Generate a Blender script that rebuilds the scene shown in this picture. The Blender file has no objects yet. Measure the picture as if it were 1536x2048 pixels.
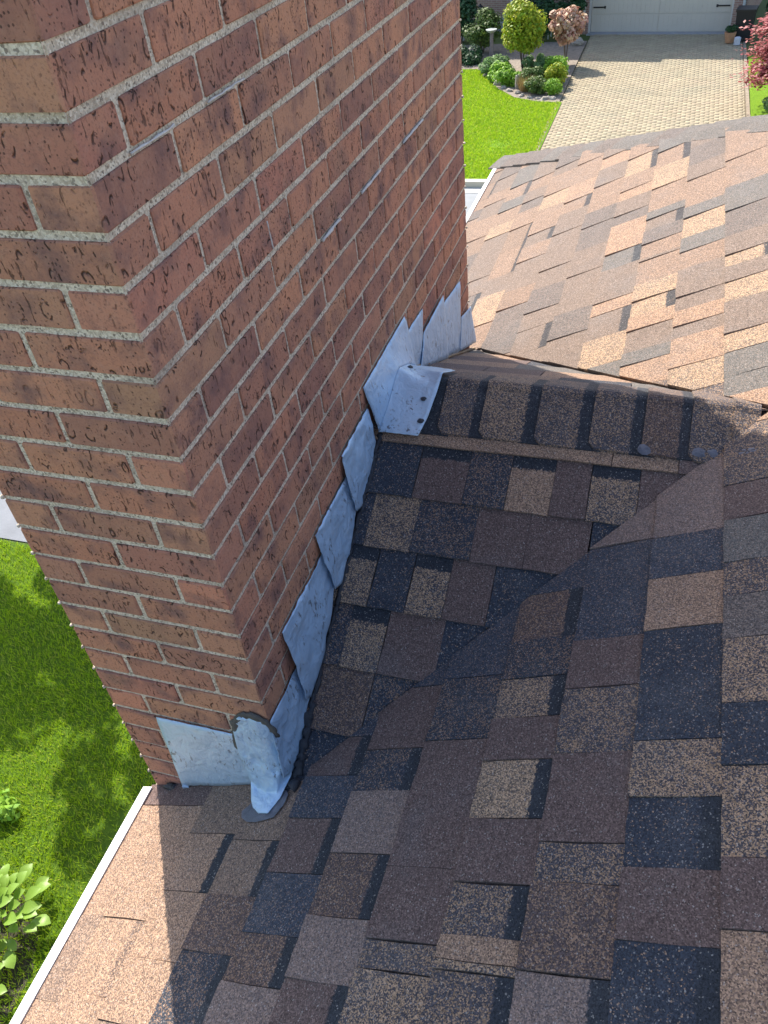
import bpy, math, random
import numpy as np
from mathutils import Vector, Euler
random.seed(7)
R = math.radians
scene = bpy.context.scene

# ---------------------------------------------------------------- camera, sky, sun, exposure
cam_d = bpy.data.cameras.new("camera")
cam = bpy.data.objects.new("camera", cam_d)
scene.collection.objects.link(cam)
scene.camera = cam
cam_d.sensor_fit = 'VERTICAL'
cam_d.sensor_height = 24.0
cam_d.lens = 1620.85 * 24.0 / 2048.0
cam_d.clip_start = 0.02
cam_d.clip_end = 900
cam.location = (0.632564, -0.793028, 1.781915)
cam.rotation_euler = (0.846935, 0.0956475, 0.302370)

SUN_EL, SUN_AZ = 47.0, -37.1          # azimuth from +Y towards +X
w = bpy.data.worlds.new("World")
scene.world = w
w.use_nodes = True
wn = w.node_tree
bg = wn.nodes["Background"]
sky = wn.nodes.new("ShaderNodeTexSky")
sky.sky_type = 'NISHITA'
sky.sun_disc = False
sky.sun_elevation = R(SUN_EL)
sky.sun_rotation = R(SUN_AZ)
sky.air_density = 1.0
sky.dust_density = 1.6
sky.ozone_density = 1.0
wn.links.new(sky.outputs[0], bg.inputs[0])
bg.inputs[1].default_value = 0.125
sd = bpy.data.lights.new("sun", 'SUN')
sd.energy = 3.5
sd.angle = R(0.53)
sd.color = (1.0, 0.94, 0.84)
sun = bpy.data.objects.new("sun", sd)
scene.collection.objects.link(sun)
el, az = R(SUN_EL), R(SUN_AZ)
tosun = Vector((math.sin(az) * math.cos(el), math.cos(az) * math.cos(el), math.sin(el)))
sun.rotation_euler = tosun.to_track_quat('Z', 'Y').to_euler()
sun.location = tosun * 30
scene.view_settings.view_transform = 'Standard'
scene.view_settings.look = 'None'
scene.view_settings.gamma = 1.0
scene.view_settings.use_curve_mapping = False
scene.view_settings.exposure = 1.38
scene.cycles.use_denoising = True
scene.cycles.max_bounces = 6

# ---------------------------------------------------------------- helpers
col = scene.collection
W, L, H = 0.3873, 1.8066, 0.0675
TOPZ = 2.20
GZ = -5.3

def mesh_obj(name, verts, faces, mat=None, parent=None, smooth=False, attr=None, mats=None, fmat=None):
    me = bpy.data.meshes.new(name)
    me.from_pydata([tuple(v) for v in verts], [], faces)
    if mats:
        for m in mats: me.materials.append(m)
        if fmat is not None:
            me.polygons.foreach_set("material_index", fmat)
    elif mat: me.materials.append(mat)
    if attr:
        for k, vals in attr.items():
            a = me.attributes.new(k, 'FLOAT', 'POINT')
            a.data.foreach_set("value", vals)
    if smooth:
        me.polygons.foreach_set("use_smooth", [True] * len(me.polygons))
    me.update()
    o = bpy.data.objects.new(name, me)
    col.objects.link(o)
    if parent: o.parent = parent
    return o

def np_mesh(name, V, F, mat, parent=None, smooth=False):
    """V (n,3), F (m,k) fast"""
    me = bpy.data.meshes.new(name)
    V = np.asarray(V, dtype=np.float32); F = np.asarray(F, dtype=np.int32)
    me.vertices.add(len(V)); me.vertices.foreach_set("co", V.ravel())
    me.loops.add(F.size); me.loops.foreach_set("vertex_index", F.ravel())
    me.polygons.add(len(F))
    me.polygons.foreach_set("loop_start", np.arange(0, F.size, F.shape[1], dtype=np.int32))
    if smooth: me.polygons.foreach_set("use_smooth", np.ones(len(F), dtype=bool))
    me.materials.append(mat)
    me.update(calc_edges=True); me.validate()
    o = bpy.data.objects.new(name, me); col.objects.link(o)
    if parent: o.parent = parent
    return o

def thing(name, label, cat, loc=(0, 0, 0), rz=0, group=None):
    o = bpy.data.objects.new(name, None); col.objects.link(o)
    o.location = loc; o.rotation_euler = (0, 0, rz); o.empty_display_size = .1
    tag(o, label, cat, group)
    return o

def tag(o, label, cat, group=None):
    o['label'] = label; o['category'] = cat
    if group: o['group'] = group
    return o

def struct(o):
    o['kind'] = 'structure'; return o

def stuff(o):
    o['kind'] = 'stuff'; return o

class MB:
    def __init__(s): s.v = []; s.f = []
    def add(s, vs, fs):
        b = len(s.v); s.v += [tuple(x) for x in vs]; s.f += [tuple(b + i for i in f) for f in fs]; return s
    def box(s, x0, x1, y0, y1, z0, z1, j=0.0):
        vs = [(x, y, z) for z in (z0, z1) for y in (y0, y1) for x in (x0, x1)]
        if j: vs = [tuple(c + random.uniform(-j, j) for c in v) for v in vs]
        return s.add(vs, [(0, 2, 3, 1), (4, 5, 7, 6), (0, 1, 5, 4), (2, 6, 7, 3), (0, 4, 6, 2), (1, 3, 7, 5)])
    def tube(s, pts, rad, n=6):
        pts = [Vector(p) for p in pts]; b = len(s.v)
        rads = rad if isinstance(rad, (list, tuple)) else [rad] * len(pts)
        for i, p in enumerate(pts):
            d = (pts[min(i + 1, len(pts) - 1)] - pts[max(i - 1, 0)]).normalized()
            u = d.orthogonal().normalized() if i == 0 else (u - d * u.dot(d)).normalized()
            vv = d.cross(u)
            for k in range(n):
                a = 2 * math.pi * k / n
                s.v.append(tuple(p + (u * math.cos(a) + vv * math.sin(a)) * rads[i]))
        for i in range(len(pts) - 1):
            for k in range(n):
                s.f.append((b + i * n + k, b + i * n + (k + 1) % n, b + (i + 1) * n + (k + 1) % n, b + (i + 1) * n + k))
        s.f.append(tuple(b + k for k in range(n))[::-1]); s.f.append(tuple(b + (len(pts) - 1) * n + k for k in range(n)))
        return s
    def blob(s, c, r, n=10, m=6, j=.12, flat=None):
        b = len(s.v)
        for i in range(m + 1):
            th = math.pi * i / m
            for k in range(n):
                ph = 2 * math.pi * k / n; q = 1 + random.uniform(-j, j)
                s.v.append((c[0] + r[0] * q * math.sin(th) * math.cos(ph), c[1] + r[1] * q * math.sin(th) * math.sin(ph), c[2] + r[2] * q * math.cos(th)))
        for i in range(m):
            for k in range(n):
                s.f.append((b + i * n + k, b + (i + 1) * n + k, b + (i + 1) * n + (k + 1) % n, b + i * n + (k + 1) % n))
        return s
    def build(s, name, mat, parent=None, smooth=False):
        return mesh_obj(name, s.v, s.f, mat, parent, smooth)

# ---------------------------------------------------------------- materials
class NT:
    def __init__(s, name):
        s.m = bpy.data.materials.new(name); s.m.use_nodes = True
        s.t = s.m.node_tree; s.b = s.t.nodes["Principled BSDF"]
    def n(s, typ, **kw):
        nd = s.t.nodes.new("ShaderNode" + typ)
        for k, v in kw.items():
            if k.startswith("i_"):
                key = k[2:]
                nd.inputs[int(key) if key.isdigit() else key.replace("_", " ")].default_value = v
            else: setattr(nd, k, v)
        return nd
    def l(s, a, b): s.t.links.new(a, b)
    def math(s, op, a, b=0.0, c=None, clamp=False):
        nd = s.n("Math", operation=op); nd.use_clamp = clamp
        for i, x in enumerate((a, b) if c is None else (a, b, c)):
            if hasattr(x, 'links') or isinstance(x, bpy.types.NodeSocket): s.l(x, nd.inputs[i])
            else: nd.inputs[i].default_value = x
        return nd.outputs[0]
    def mix(s, f, a, b, typ='MIX'):
        nd = s.n("Mix", data_type='RGBA', blend_type=typ)
        for i, x in ((0, f), (6, a), (7, b)):
            if isinstance(x, bpy.types.NodeSocket): s.l(x, nd.inputs[i])
            elif i == 0: nd.inputs[0].default_value = x
            else: nd.inputs[i].default_value = (*x, 1)
        return nd.outputs[2]
    def ramp(s, f, stops, interp='LINEAR'):
        nd = s.n("ValToRGB"); cr = nd.color_ramp; cr.interpolation = interp
        while len(cr.elements) > 1: cr.elements.remove(cr.elements[0])
        cr.elements[0].position = stops[0][0]; cr.elements[0].color = (*stops[0][1], 1)
        for p, c in stops[1:]:
            e = cr.elements.new(p); e.color = (*c, 1)
        s.l(f, nd.inputs[0]); return nd.outputs[0]
    def noise(s, vec, scale, detail=3, rough=.55, dist=0.0):
        nd = s.n("TexNoise"); nd.inputs["Scale"].default_value = scale; nd.inputs["Detail"].default_value = detail
        nd.inputs["Roughness"].default_value = rough; nd.inputs["Distortion"].default_value = dist
        if vec is not None: s.l(vec, nd.inputs["Vector"])
        return nd.outputs["Fac"]
    def vor(s, vec, scale, feature='F1'):
        nd = s.n("TexVoronoi", feature=feature); nd.inputs["Scale"].default_value = scale
        if vec is not None: s.l(vec, nd.inputs["Vector"])
        return nd
    def bump(s, h, dist, strength=1.0):
        nd = s.n("Bump"); nd.inputs["Distance"].default_value = dist; nd.inputs["Strength"].default_value = strength
        s.l(h, nd.inputs["Height"]); s.l(nd.outputs[0], s.b.inputs["Normal"]); return nd
    def pos(s): return s.n("NewGeometry").outputs["Position"]
    def col(s, c):
        if isinstance(c, bpy.types.NodeSocket): s.l(c, s.b.inputs["Base Color"])
        else: s.b.inputs["Base Color"].default_value = (*c, 1)
    def rough(s, r, metal=0.0, spec=.5):
        s.b.inputs["Roughness"].default_value = r; s.b.inputs["Metallic"].default_value = metal
        s.b.inputs["Specular IOR Level"].default_value = spec

def simple(name, c, rough=.7, var=.15, scale=8, metal=0.0, bump=0.0, spec=.4):
    t = NT(name); p = t.pos(); n = t.noise(p, scale, 5)
    dk = tuple(x * (1 - var) for x in c); lt = tuple(min(1, x * (1 + var)) for x in c)
    t.col(t.ramp(n, [(.25, dk), (.75, lt)])); t.rough(rough, metal, spec)
    if bump: t.bump(t.noise(p, scale * 8, 4), bump)
    return t.m

DUSTY = (.17, .165, .165)
def granule(name, dark, light, f, blotch=.25, tint=None):
    """asphalt shingle granules: two colours of grit mixed in proportion f, with blotches and a dark printed band"""
    t = NT(name); p = t.pos()
    v = t.vor(p, 500); r = t.n("SeparateColor"); t.l(v.outputs["Color"], r.inputs[0])
    nb = t.noise(p, 22, 3, .6); nf = t.noise(p, 120, 2, .5)
    fr = t.math('ADD', t.math('MULTIPLY', t.math('SUBTRACT', nb, .5), blotch * 2), f)
    fr = t.math('ADD', fr, t.math('MULTIPLY', t.math('SUBTRACT', nf, .5), .35))
    # printed dark band under the butt of the course above
    at = t.n("Attribute", attribute_name="sc", attribute_type='GEOMETRY').outputs["Fac"]
    ao = t.n("Attribute", attribute_name="band", attribute_type='OBJECT').outputs["Fac"]
    sj = t.math('ADD', at, t.math('MULTIPLY', t.math('SUBTRACT', t.noise(p, 130, 3, .6), .5), .15))
    mr = t.n("MapRange", interpolation_type='SMOOTHSTEP'); t.l(sj, mr.inputs[0])
    mr.inputs[1].default_value = .76; mr.inputs[2].default_value = .80
    band = t.math('MULTIPLY', mr.outputs[0], ao)
    fr = t.math('SUBTRACT', fr, t.math('MULTIPLY', band, .75))
    mask = t.math('MULTIPLY', t.math('SUBTRACT', fr, r.outputs[0]), 8.0, clamp=True)
    mask = t.math('MINIMUM', t.math('ADD', mask, 0, clamp=True), 1.0)
    # brightness of each granule
    gv = t.math('ADD', t.math('MULTIPLY', r.outputs[1], .9), .55)
    dk = t.mix(band, dark, (.030, .034, .042))
    c = t.mix(mask, dk, light)
    # sparse very pale grains and weathered dusting
    pale = t.math('GREATER_THAN', r.outputs[2], .965)
    c = t.mix(t.math('MULTIPLY', pale, .55), c, (.34, .31, .28))
    dust = t.math('MULTIPLY', t.math('SUBTRACT', t.noise(p, 5, 4, .65), .52), 1.1, clamp=True)
    c = t.mix(dust, c, DUSTY)
    mul = t.n("VectorMath", operation='SCALE'); t.l(c, mul.inputs[0]); t.l(gv, mul.inputs["Scale"])
    t.col(mul.outputs[0]); t.rough(.92, 0, .25)
    t.b.inputs['Sheen Weight'].default_value = .14; t.b.inputs['Sheen Roughness'].default_value = .4; t.b.inputs['Sheen Tint'].default_value = (1, .9, .8, 1)
    hh = t.math('ADD', t.math('MULTIPLY', r.outputs[1], .5), t.math('MULTIPLY', v.outputs["Distance"], -.6))
    t.bump(hh, .0011, .9)
    return t.m

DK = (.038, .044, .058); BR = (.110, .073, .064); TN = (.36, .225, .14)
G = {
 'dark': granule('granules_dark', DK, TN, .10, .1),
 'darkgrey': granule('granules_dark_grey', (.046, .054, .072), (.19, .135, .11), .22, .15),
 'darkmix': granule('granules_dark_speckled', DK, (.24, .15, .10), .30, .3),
 'brown': granule('granules_brown', BR, (.175, .118, .10), .42, .2),
 'brownmix': granule('granules_brown_speckled', (.085, .062, .06), (.25, .155, .10), .38, .3),
 'greybrown': granule('granules_grey_brown', (.10, .085, .078), (.20, .152, .125), .5, .25),
 'sunlit_brown': granule('granules_sunlit_brown', (.14, .104, .084), (.24, .175, .135), .5, .25),  # paler copy of brown, with sunlight put into its colour
 'grey': granule('granules_grey', (.112, .105, .098), (.19, .155, .13), .45, .3),
 'mix': granule('granules_mixed', (.068, .062, .07), (.31, .20, .125), .40, .4),
 'tanmix': granule('granules_tan_speckled', (.07, .062, .068), (.36, .235, .145), .55, .35),
 'tangrey': granule('granules_pinkish_tan', (.15, .115, .105), (.25, .175, .14), .6, .2),
 'tandull': granule('granules_dull_tan', (.14, .10, .08), (.27, .18, .125), .6, .2),
 'tan': granule('granules_tan', (.16, .105, .08), (.36, .23, .15), .70, .2),
 'pink': granule('granules_pink', (.145, .10, .078), (.31, .205, .142), .6, .2),
 'bright': granule('granules_bright_tan', (.14, .105, .085), (.42, .28, .175), .62, .3),
}
G['pinktan'] = G['pink']

def brick_mat(name, stops, mark=1.0):
    t = NT(name); p = t.pos()
    oi = t.n("ObjectInfo").outputs["Random"]
    base = t.ramp(oi, stops)
    cb = t.n("Combine" + "XYZ"); t.l(t.math('MULTIPLY', oi, 37.0), cb.inputs[0]); t.l(t.math('MULTIPLY', oi, 91.0), cb.inputs[1]); t.l(t.math('MULTIPLY', oi, 17.0), cb.inputs[2])
    ad = t.n("VectorMath", operation='ADD'); t.l(p, ad.inputs[0]); t.l(cb.outputs[0], ad.inputs[1]); q = ad.outputs[0]
    # burnt blotches
    nb = t.noise(q, 16, 5, .6)
    c = t.mix(t.math('MULTIPLY', t.math('SUBTRACT', nb, .47), 4.5, clamp=True), base, (.21, .11, .095))
    nb2 = t.noise(q, 9, 3, .5)
    c = t.mix(t.math('MULTIPLY', t.math('SUBTRACT', nb2, .5), 2.4, clamp=True), c, (.52, .26, .15))
    # fine mottling
    nf = t.noise(q, 90, 4, .7)
    c = t.mix(t.math('MULTIPLY', t.math('SUBTRACT', nf, .5), 1.2, clamp=True), c, (.50, .30, .22))
    nm = t.noise(q, 260, 3, .7)
    c = t.mix(t.math('MULTIPLY', t.math('SUBTRACT', nm, .5), 2.6, clamp=True), c, (.17, .085, .07))
    # drag marks: broken crescents, torn along the vertical
    mp = t.n("Mapping"); mp.inputs["Scale"].default_value = (1, 1, .55); mp.inputs["Rotation"].default_value = (0.25, 0.2, 0)
    t.l(q, mp.inputs[0])
    dn = t.n("TexNoise"); dn.inputs["Scale"].default_value = 60; dn.inputs["Detail"].default_value = 2; t.l(mp.outputs[0], dn.inputs["Vector"])
    sc = t.n("VectorMath", operation='SCALE'); t.l(dn.outputs["Color"], sc.inputs[0]); sc.inputs["Scale"].default_value = .010
    a2 = t.n("VectorMath", operation='ADD'); t.l(mp.outputs[0], a2.inputs[0]); t.l(sc.outputs[0], a2.inputs[1])
    v = t.vor(a2.outputs[0], 46)
    ring = t.math('SUBTRACT', v.outputs["Distance"], .33)
    ring = t.math('ABSOLUTE', ring, 0)
    ring = t.math('SUBTRACT', 1.0, t.math('MULTIPLY', ring, 15.0), clamp=True)
    gate = t.math('MULTIPLY', t.math('SUBTRACT', t.noise(q, 72, 2, .5), .50), 14.0, clamp=True)
    sepv = t.n("SeparateColor"); t.l(v.outputs["Color"], sepv.inputs[0])
    gate2 = t.math('GREATER_THAN', sepv.outputs[0], .2)
    marks = t.math('MULTIPLY', t.math('MULTIPLY', ring, gate), gate2)
    # thin vertical tears
    m3 = t.n("Mapping"); m3.inputs["Scale"].default_value = (1, 1, .22); t.l(q, m3.inputs[0])
    tr = t.math('MULTIPLY', t.math('SUBTRACT', t.noise(m3.outputs[0], 150, 3, .6), .62), 12.0, clamp=True)
    # specks
    sv = t.vor(q, 190)
    sp = t.n("SeparateColor"); t.l(sv.outputs["Color"], sp.inputs[0])
    speck = t.math('MULTIPLY', t.math('LESS_THAN', sv.outputs["Distance"], .30), t.math('GREATER_THAN', sp.outputs[0], .78))
    dk = t.math('MAXIMUM', marks, t.math('MAXIMUM', t.math('MULTIPLY', tr, .7), t.math('MULTIPLY', speck, .75)))
    dk = t.math('MULTIPLY', dk, mark)
    c = t.mix(t.math('MULTIPLY', dk, .9), c, (.032, .019, .018))
    t.col(c); t.rough(.9, 0, .25)
    h = t.math('SUBTRACT', t.math('MULTIPLY', t.noise(q, 70, 4, .6), .35), dk)
    t.bump(h, .004, 1.0)
    return t.m

BRK = brick_mat('tumbled_red_brick', [(0, (.47, .205, .125)), (.2, (.54, .24, .145)), (.4, (.37, .175, .12)), (.55, (.58, .265, .15)), (.68, (.42, .225, .135)), (.8, (.50, .21, .14)), (1, (.31, .15, .11))])
BRO = brick_mat('plain_orange_brick', [(0, (.56, .25, .15)), (.35, (.50, .25, .15)), (.6, (.60, .25, .155)), (1, (.45, .22, .145))], .55)

def mortar_mat():
    t = NT('sandy_mortar'); p = t.pos()
    v = t.vor(p, 330); s = t.n("SeparateColor"); t.l(v.outputs["Color"], s.inputs[0])
    c = t.ramp(s.outputs[0], [(0, (.48, .39, .29)), (.5, (.70, .59, .45)), (1, (.84, .73, .58))])
    g = t.math('MULTIPLY', t.math('GREATER_THAN', s.outputs[1], .90), .7)
    c = t.mix(g, c, (.17, .13, .10))
    c = t.mix(t.math('MULTIPLY', t.math('SUBTRACT', t.noise(p, 7, 4), .5), 2.5, clamp=True), c, (.27, .21, .17))
    t.col(c); t.rough(.95, 0, .2)
    t.bump(t.math('ADD', t.math('MULTIPLY', s.outputs[2], .5), t.noise(p, 180, 3, .7)), .0022, 1.0)
    return t.m
MORT = mortar_mat()
PALEM = simple('fresh_white_mortar_patch', (.60, .55, .50), .8, .2, 60, bump=.001)

def lead_mat(name, bd=.009, base=(.45, .60, .76), blotch=(.36, .50, .66)):
    t = NT(name); p = t.pos()
    n1 = t.noise(p, 9, 5, .6, .6); n2 = t.noise(p, 45, 4, .65)
    c = t.mix(t.math('MULTIPLY', t.math('SUBTRACT', n1, .42), 3.0, clamp=True), base, blotch)
    c = t.mix(t.math('MULTIPLY', t.math('SUBTRACT', n2, .55), 2.5, clamp=True), c, (.56, .60, .64))
    mp = t.n("Mapping"); mp.inputs["Scale"].default_value = (1, 1, .35); mp.inputs["Rotation"].default_value = (.35, 0, 0); t.l(p, mp.inputs[0])
    n3 = t.noise(mp.outputs[0], 110, 3, .7)
    gate = t.math('MULTIPLY', t.math('SUBTRACT', t.noise(p, 13, 2), .50), 10.0, clamp=True)
    scr = t.math('MULTIPLY', t.math('MULTIPLY', t.math('SUBTRACT', n3, .56), 14.0, clamp=True), gate)
    c = t.mix(t.math('MULTIPLY', scr, .75), c, (.085, .065, .065))
    t.col(c)
    t.rough(.48, .25, .5)
    t.bump(t.math('ADD', t.math('MULTIPLY', t.noise(p, 26, 4, .55, .5), 1.0), t.math('MULTIPLY', n3, .12)), bd, .9)
    return t.m
LEAD = lead_mat('weathered_grey_flashing')
LEADP = lead_mat('smooth_grey_flashing', .008, (.50, .62, .74), (.42, .54, .66))
TAR = simple('black_roof_tar', (.018, .02, .028), .28, .3, 60, bump=.003, spec=.6)
PUTTY = simple('dark_putty', (.095, .088, .08), .7, .25, 40, bump=.003)
CAULK = simple('clear_blue_grey_caulk', (.15, .155, .19), .3, .3, 70, bump=.004, spec=.6)
WHITE = simple('white_painted_aluminium', (.80, .80, .80), .35, .03, 5)
WOOD = simple('raw_plywood_edge', (.30, .22, .14), .85, .3, 60, bump=.002)
DECK = granule('granules_roof_field', (.08, .07, .072), (.27, .18, .125), .45, .4)
CONC = simple('pale_concrete', (.42, .41, .38), .9, .12, 3, bump=.004)
ASPH = simple('grey_asphalt', (.25, .26, .265), .9, .1, 4, bump=.004)

# tab breaks along each course, in metres along the eave: (upper end, grit mix); * marks a printed band
MAIN= {"0": [[3.039, "pink"], [2.59, "pink"], [2.318, "grey"], [2.108, "greybrown"], [1.903, "brown"], [1.768, "bright"], [1.685, "brown"], [1.584, "bright"], [1.462, "brown"], [1.286, "bright"], [1.192, "grey"], [1.075, "grey"], [0.985, "tan"], [0.862, "mix"], [0.655, "brown"], [0.545, "grey"], [0.422, "mix"], [0.332, "greybrown"], [0.228, "tanmix"], [0.091, "dark"], [-0.025, "tanmix"], [-0.173, "brown"], [-0.274, "tan"], [-0.404, "brown"]], "1": [[3.189, "brown"], [2.931, "greybrown"], [2.715, "brown"], [2.559, "pink"], [2.29, "grey"], [2.196, "bright"], [2.027, "grey"], [1.918, "pink"], [1.785, "brown"], [1.6, "brown"], [1.51, "tan"], [1.421, "brown"], [1.348, "tan"], [1.193, "bright"], [1.062, "mix"], [0.764, "tangrey"], [0.53, "darkgrey"], [0.409, "tan"], [0.272, "dark"], [0.028, "tanmix"], [-0.075, "dark*"], [-0.191, "brown"], [-0.297, "dark*"], [-0.428, "brown"]], "2": [[3.331, "grey"], [3.064, "pink"], [2.863, "bright"], [2.634, "pink"], [2.402, "grey"], [2.332, "brown"], [2.223, "greybrown"], [2.111, "pink"], [1.99, "brown"], [1.97, "pink"], [1.792, "bright"], [1.681, "bright"], [1.577, "tan"], [1.491, "brown"], [1.36, "grey"], [1.292, "tan"], [1.163, "mix"], [0.699, "tangrey"], [0.54, "darkgrey"], [0.273, "brown"], [0.154, "mix"], [0.014, "brown"], [-0.151, "mix"], [-0.219, "brownmix"], [-0.35, "tangrey*"], [-0.453, "brown"]], "3": [[3.504, "brown"], [3.326, "pink"], [3.159, "bright"], [2.935, "pink"], [2.768, "tan"], [2.66, "brown"], [2.506, "greybrown"], [2.408, "tan"], [2.152, "grey"], [2.016, "brown"], [1.77, "tan"], [1.687, "brown"], [1.526, "bright"], [1.35, "grey"], [0.571, "darkgrey"], [0.427, "brownmix*"], [0.296, "darkmix"], [0.196, "tanmix*"], [0.101, "brown"], [0.007, "bright*"], [-0.108, "brown"], [-0.223, "mix*"], [-0.308, "tan"], [-0.345, "tanmix"], [-0.361, "mix*"], [-0.466, "brown"]], "4": [[0.444, "darkgrey"], [0.215, "darkmix"], [0.061, "brown"], [-0.06, "brown"], [-0.2, "brown"], [-0.325, "mix"], [-0.372, "tanmix"], [-0.485, "brown"]], "5": [[0.206, "brown"], [0.05, "darkmix*"], [-0.046, "tangrey"], [-0.176, "brownmix*"], [-0.293, "tangrey"], [-0.4, "brown*"], [-0.497, "mix"]], "6": [[0.089, "brown*"], [-0.006, "darkgrey"], [-0.102, "brown*"], [-0.217, "darkgrey"], [-0.333, "brownmix*"], [-0.418, "tangrey"], [-0.516, "brown"]], "7": [[-0.004, "tandull"], [-0.146, "tandull*"], [-0.263, "brownmix"], [-0.373, "darkmix*"], [-0.535, "brown"]], "8": [[0.002, "tandull"], [-0.132, "tan*"], [-0.261, "tan"], [-0.397, "tan"], [-0.512, "tandull"]], "9": [[0.008, "brown"], [-0.061, "tan"], [-0.193, "tan"], [-0.326, "tan*"], [-0.474, "tan"]], "10": [[0.014, "brown"], [-0.058, "tan"], [-0.326, "pinktan"], [-0.498, "tan"]]}
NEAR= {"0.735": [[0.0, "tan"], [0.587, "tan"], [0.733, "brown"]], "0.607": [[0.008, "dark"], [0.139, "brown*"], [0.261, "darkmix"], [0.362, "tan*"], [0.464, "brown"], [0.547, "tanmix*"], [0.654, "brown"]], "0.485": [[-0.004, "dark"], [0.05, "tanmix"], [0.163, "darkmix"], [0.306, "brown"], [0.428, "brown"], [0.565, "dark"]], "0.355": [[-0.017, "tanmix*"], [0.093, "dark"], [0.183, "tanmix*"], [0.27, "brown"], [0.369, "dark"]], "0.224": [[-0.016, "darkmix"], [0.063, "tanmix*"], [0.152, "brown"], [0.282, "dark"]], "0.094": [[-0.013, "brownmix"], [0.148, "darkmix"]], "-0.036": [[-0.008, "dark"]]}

# ================================================================ THE HOUSE WE STAND ON: roof planes
TH = math.atan(.5); SI, CO = math.sin(TH), math.cos(TH)
PHN = math.atan(.49); PHF = math.atan(.5)
def F_main(a, s, h): return (s - h * SI, a, .5 * (s + W) + h * CO)
def F_near(a, s, h): return (a, s - h * math.sin(PHN), .215 + .49 * s + h * math.cos(PHN))
def F_far(a, s, h):  return (a, -s + h * math.sin(PHF), .656 - .5 * (-s - .9) + h * math.cos(PHF))

def clip(poly, A, B, Cc):
    """keep A*a + B*s + C <= 0"""
    out = []
    for i in range(len(poly)):
        p, q = poly[i], poly[(i + 1) % len(poly)]
        dp = A * p[0] + B * p[1] + Cc; dq = A * q[0] + B * q[1] + Cc
        if dp <= 0: out.append(p)
        if (dp < 0 < dq) or (dq < 0 < dp):
            t = dp / (dp - dq); out.append((p[0] + (q[0] - p[0]) * t, p[1] + (q[1] - p[1]) * t))
    return out

SHINGLES = []      # (distance key, F, polygon, s0, course, thickness, class, band)
EXPO, OVER = .128, .020
def tab_poly(a0, a1, s0, n=5, chamfer=0, e=EXPO):
    p = []
    for k in range(n + 1):
        t = k / n
        p.append((a0 + (a1 - a0) * t, s0 + random.uniform(-.0012, .0012)))
    p.append((a1 + random.uniform(-.002, .002), s0 + e * .5)); p.append((a1, s0 + e + OVER))
    p.append((a0, s0 + e + OVER)); p.append((a0 + random.uniform(-.002, .002), s0 + e * .5))
    return p

def tab_geom(F, poly, s0, thick, bright_lift=.0, e=EXPO):
    def hh(s): return .0012 + thick * (1 - (s - s0) / (e + OVER)) + bright_lift
    n = len(poly)
    V = [F(a, s, hh(s)) for a, s in poly] + [F(a, s, hh(s) - thick * .9 - bright_lift * .6) for a, s in poly]
    Fc = [tuple(range(n))] + [(i, i + n, (i + 1) % n + n, (i + 1) % n) for i in range(n)]
    sc = [(s - s0) / e for a, s in poly] * 2
    # face order: make the top point up
    v = [Vector(V[i]) for i in range(n)]
    nrm = Vector((0, 0, 0))
    for i in range(n): nrm += v[i].cross(v[(i + 1) % n])
    if nrm.z < 0: Fc = [f[::-1] for f in Fc]
    return V, Fc, sc

def area2(p):
    return abs(sum(p[i][0] * p[(i + 1) % len(p)][1] - p[(i + 1) % len(p)][0] * p[i][1] for i in range(len(p)))) / 2

CLS_SUN = ['sunlit_brown', 'pink', 'tan', 'sunlit_brown', 'grey', 'greybrown', 'pink', 'sunlit_brown', 'sunlit_brown', 'pink', 'sunlit_brown', 'tandull', 'bright', 'greybrown']
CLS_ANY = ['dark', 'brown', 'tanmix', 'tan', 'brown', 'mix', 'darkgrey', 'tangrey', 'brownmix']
XK = lambda c: .829 - .128 * c
house = thing('house', 'house whose brown multicolour shingle roof slopes down past the brick chimney', 'house', (0, 0, 0))
roof = mesh_obj('roof_deck', [F_main(-3.6, -W, -.004), F_main(4.41, -W, -.004), F_main(4.41 - 3.47, 3.1 - W, -.004), F_main(-3.6, 3.1 - W, -.004),
                              F_main(-3.6, -W, -.02), F_main(4.41, -W, -.02), F_main(4.41 - 3.47, 3.1 - W, -.02), F_main(-3.6, 3.1 - W, -.02)],
                [(0, 3, 2, 1), (4, 5, 6, 7), (0, 1, 5, 4), (1, 2, 6, 5), (2, 3, 7, 6), (3, 0, 4, 7)], DECK, house)
HIPY = lambda x: 4.40 - 1.12 * (x + .37)

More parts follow.
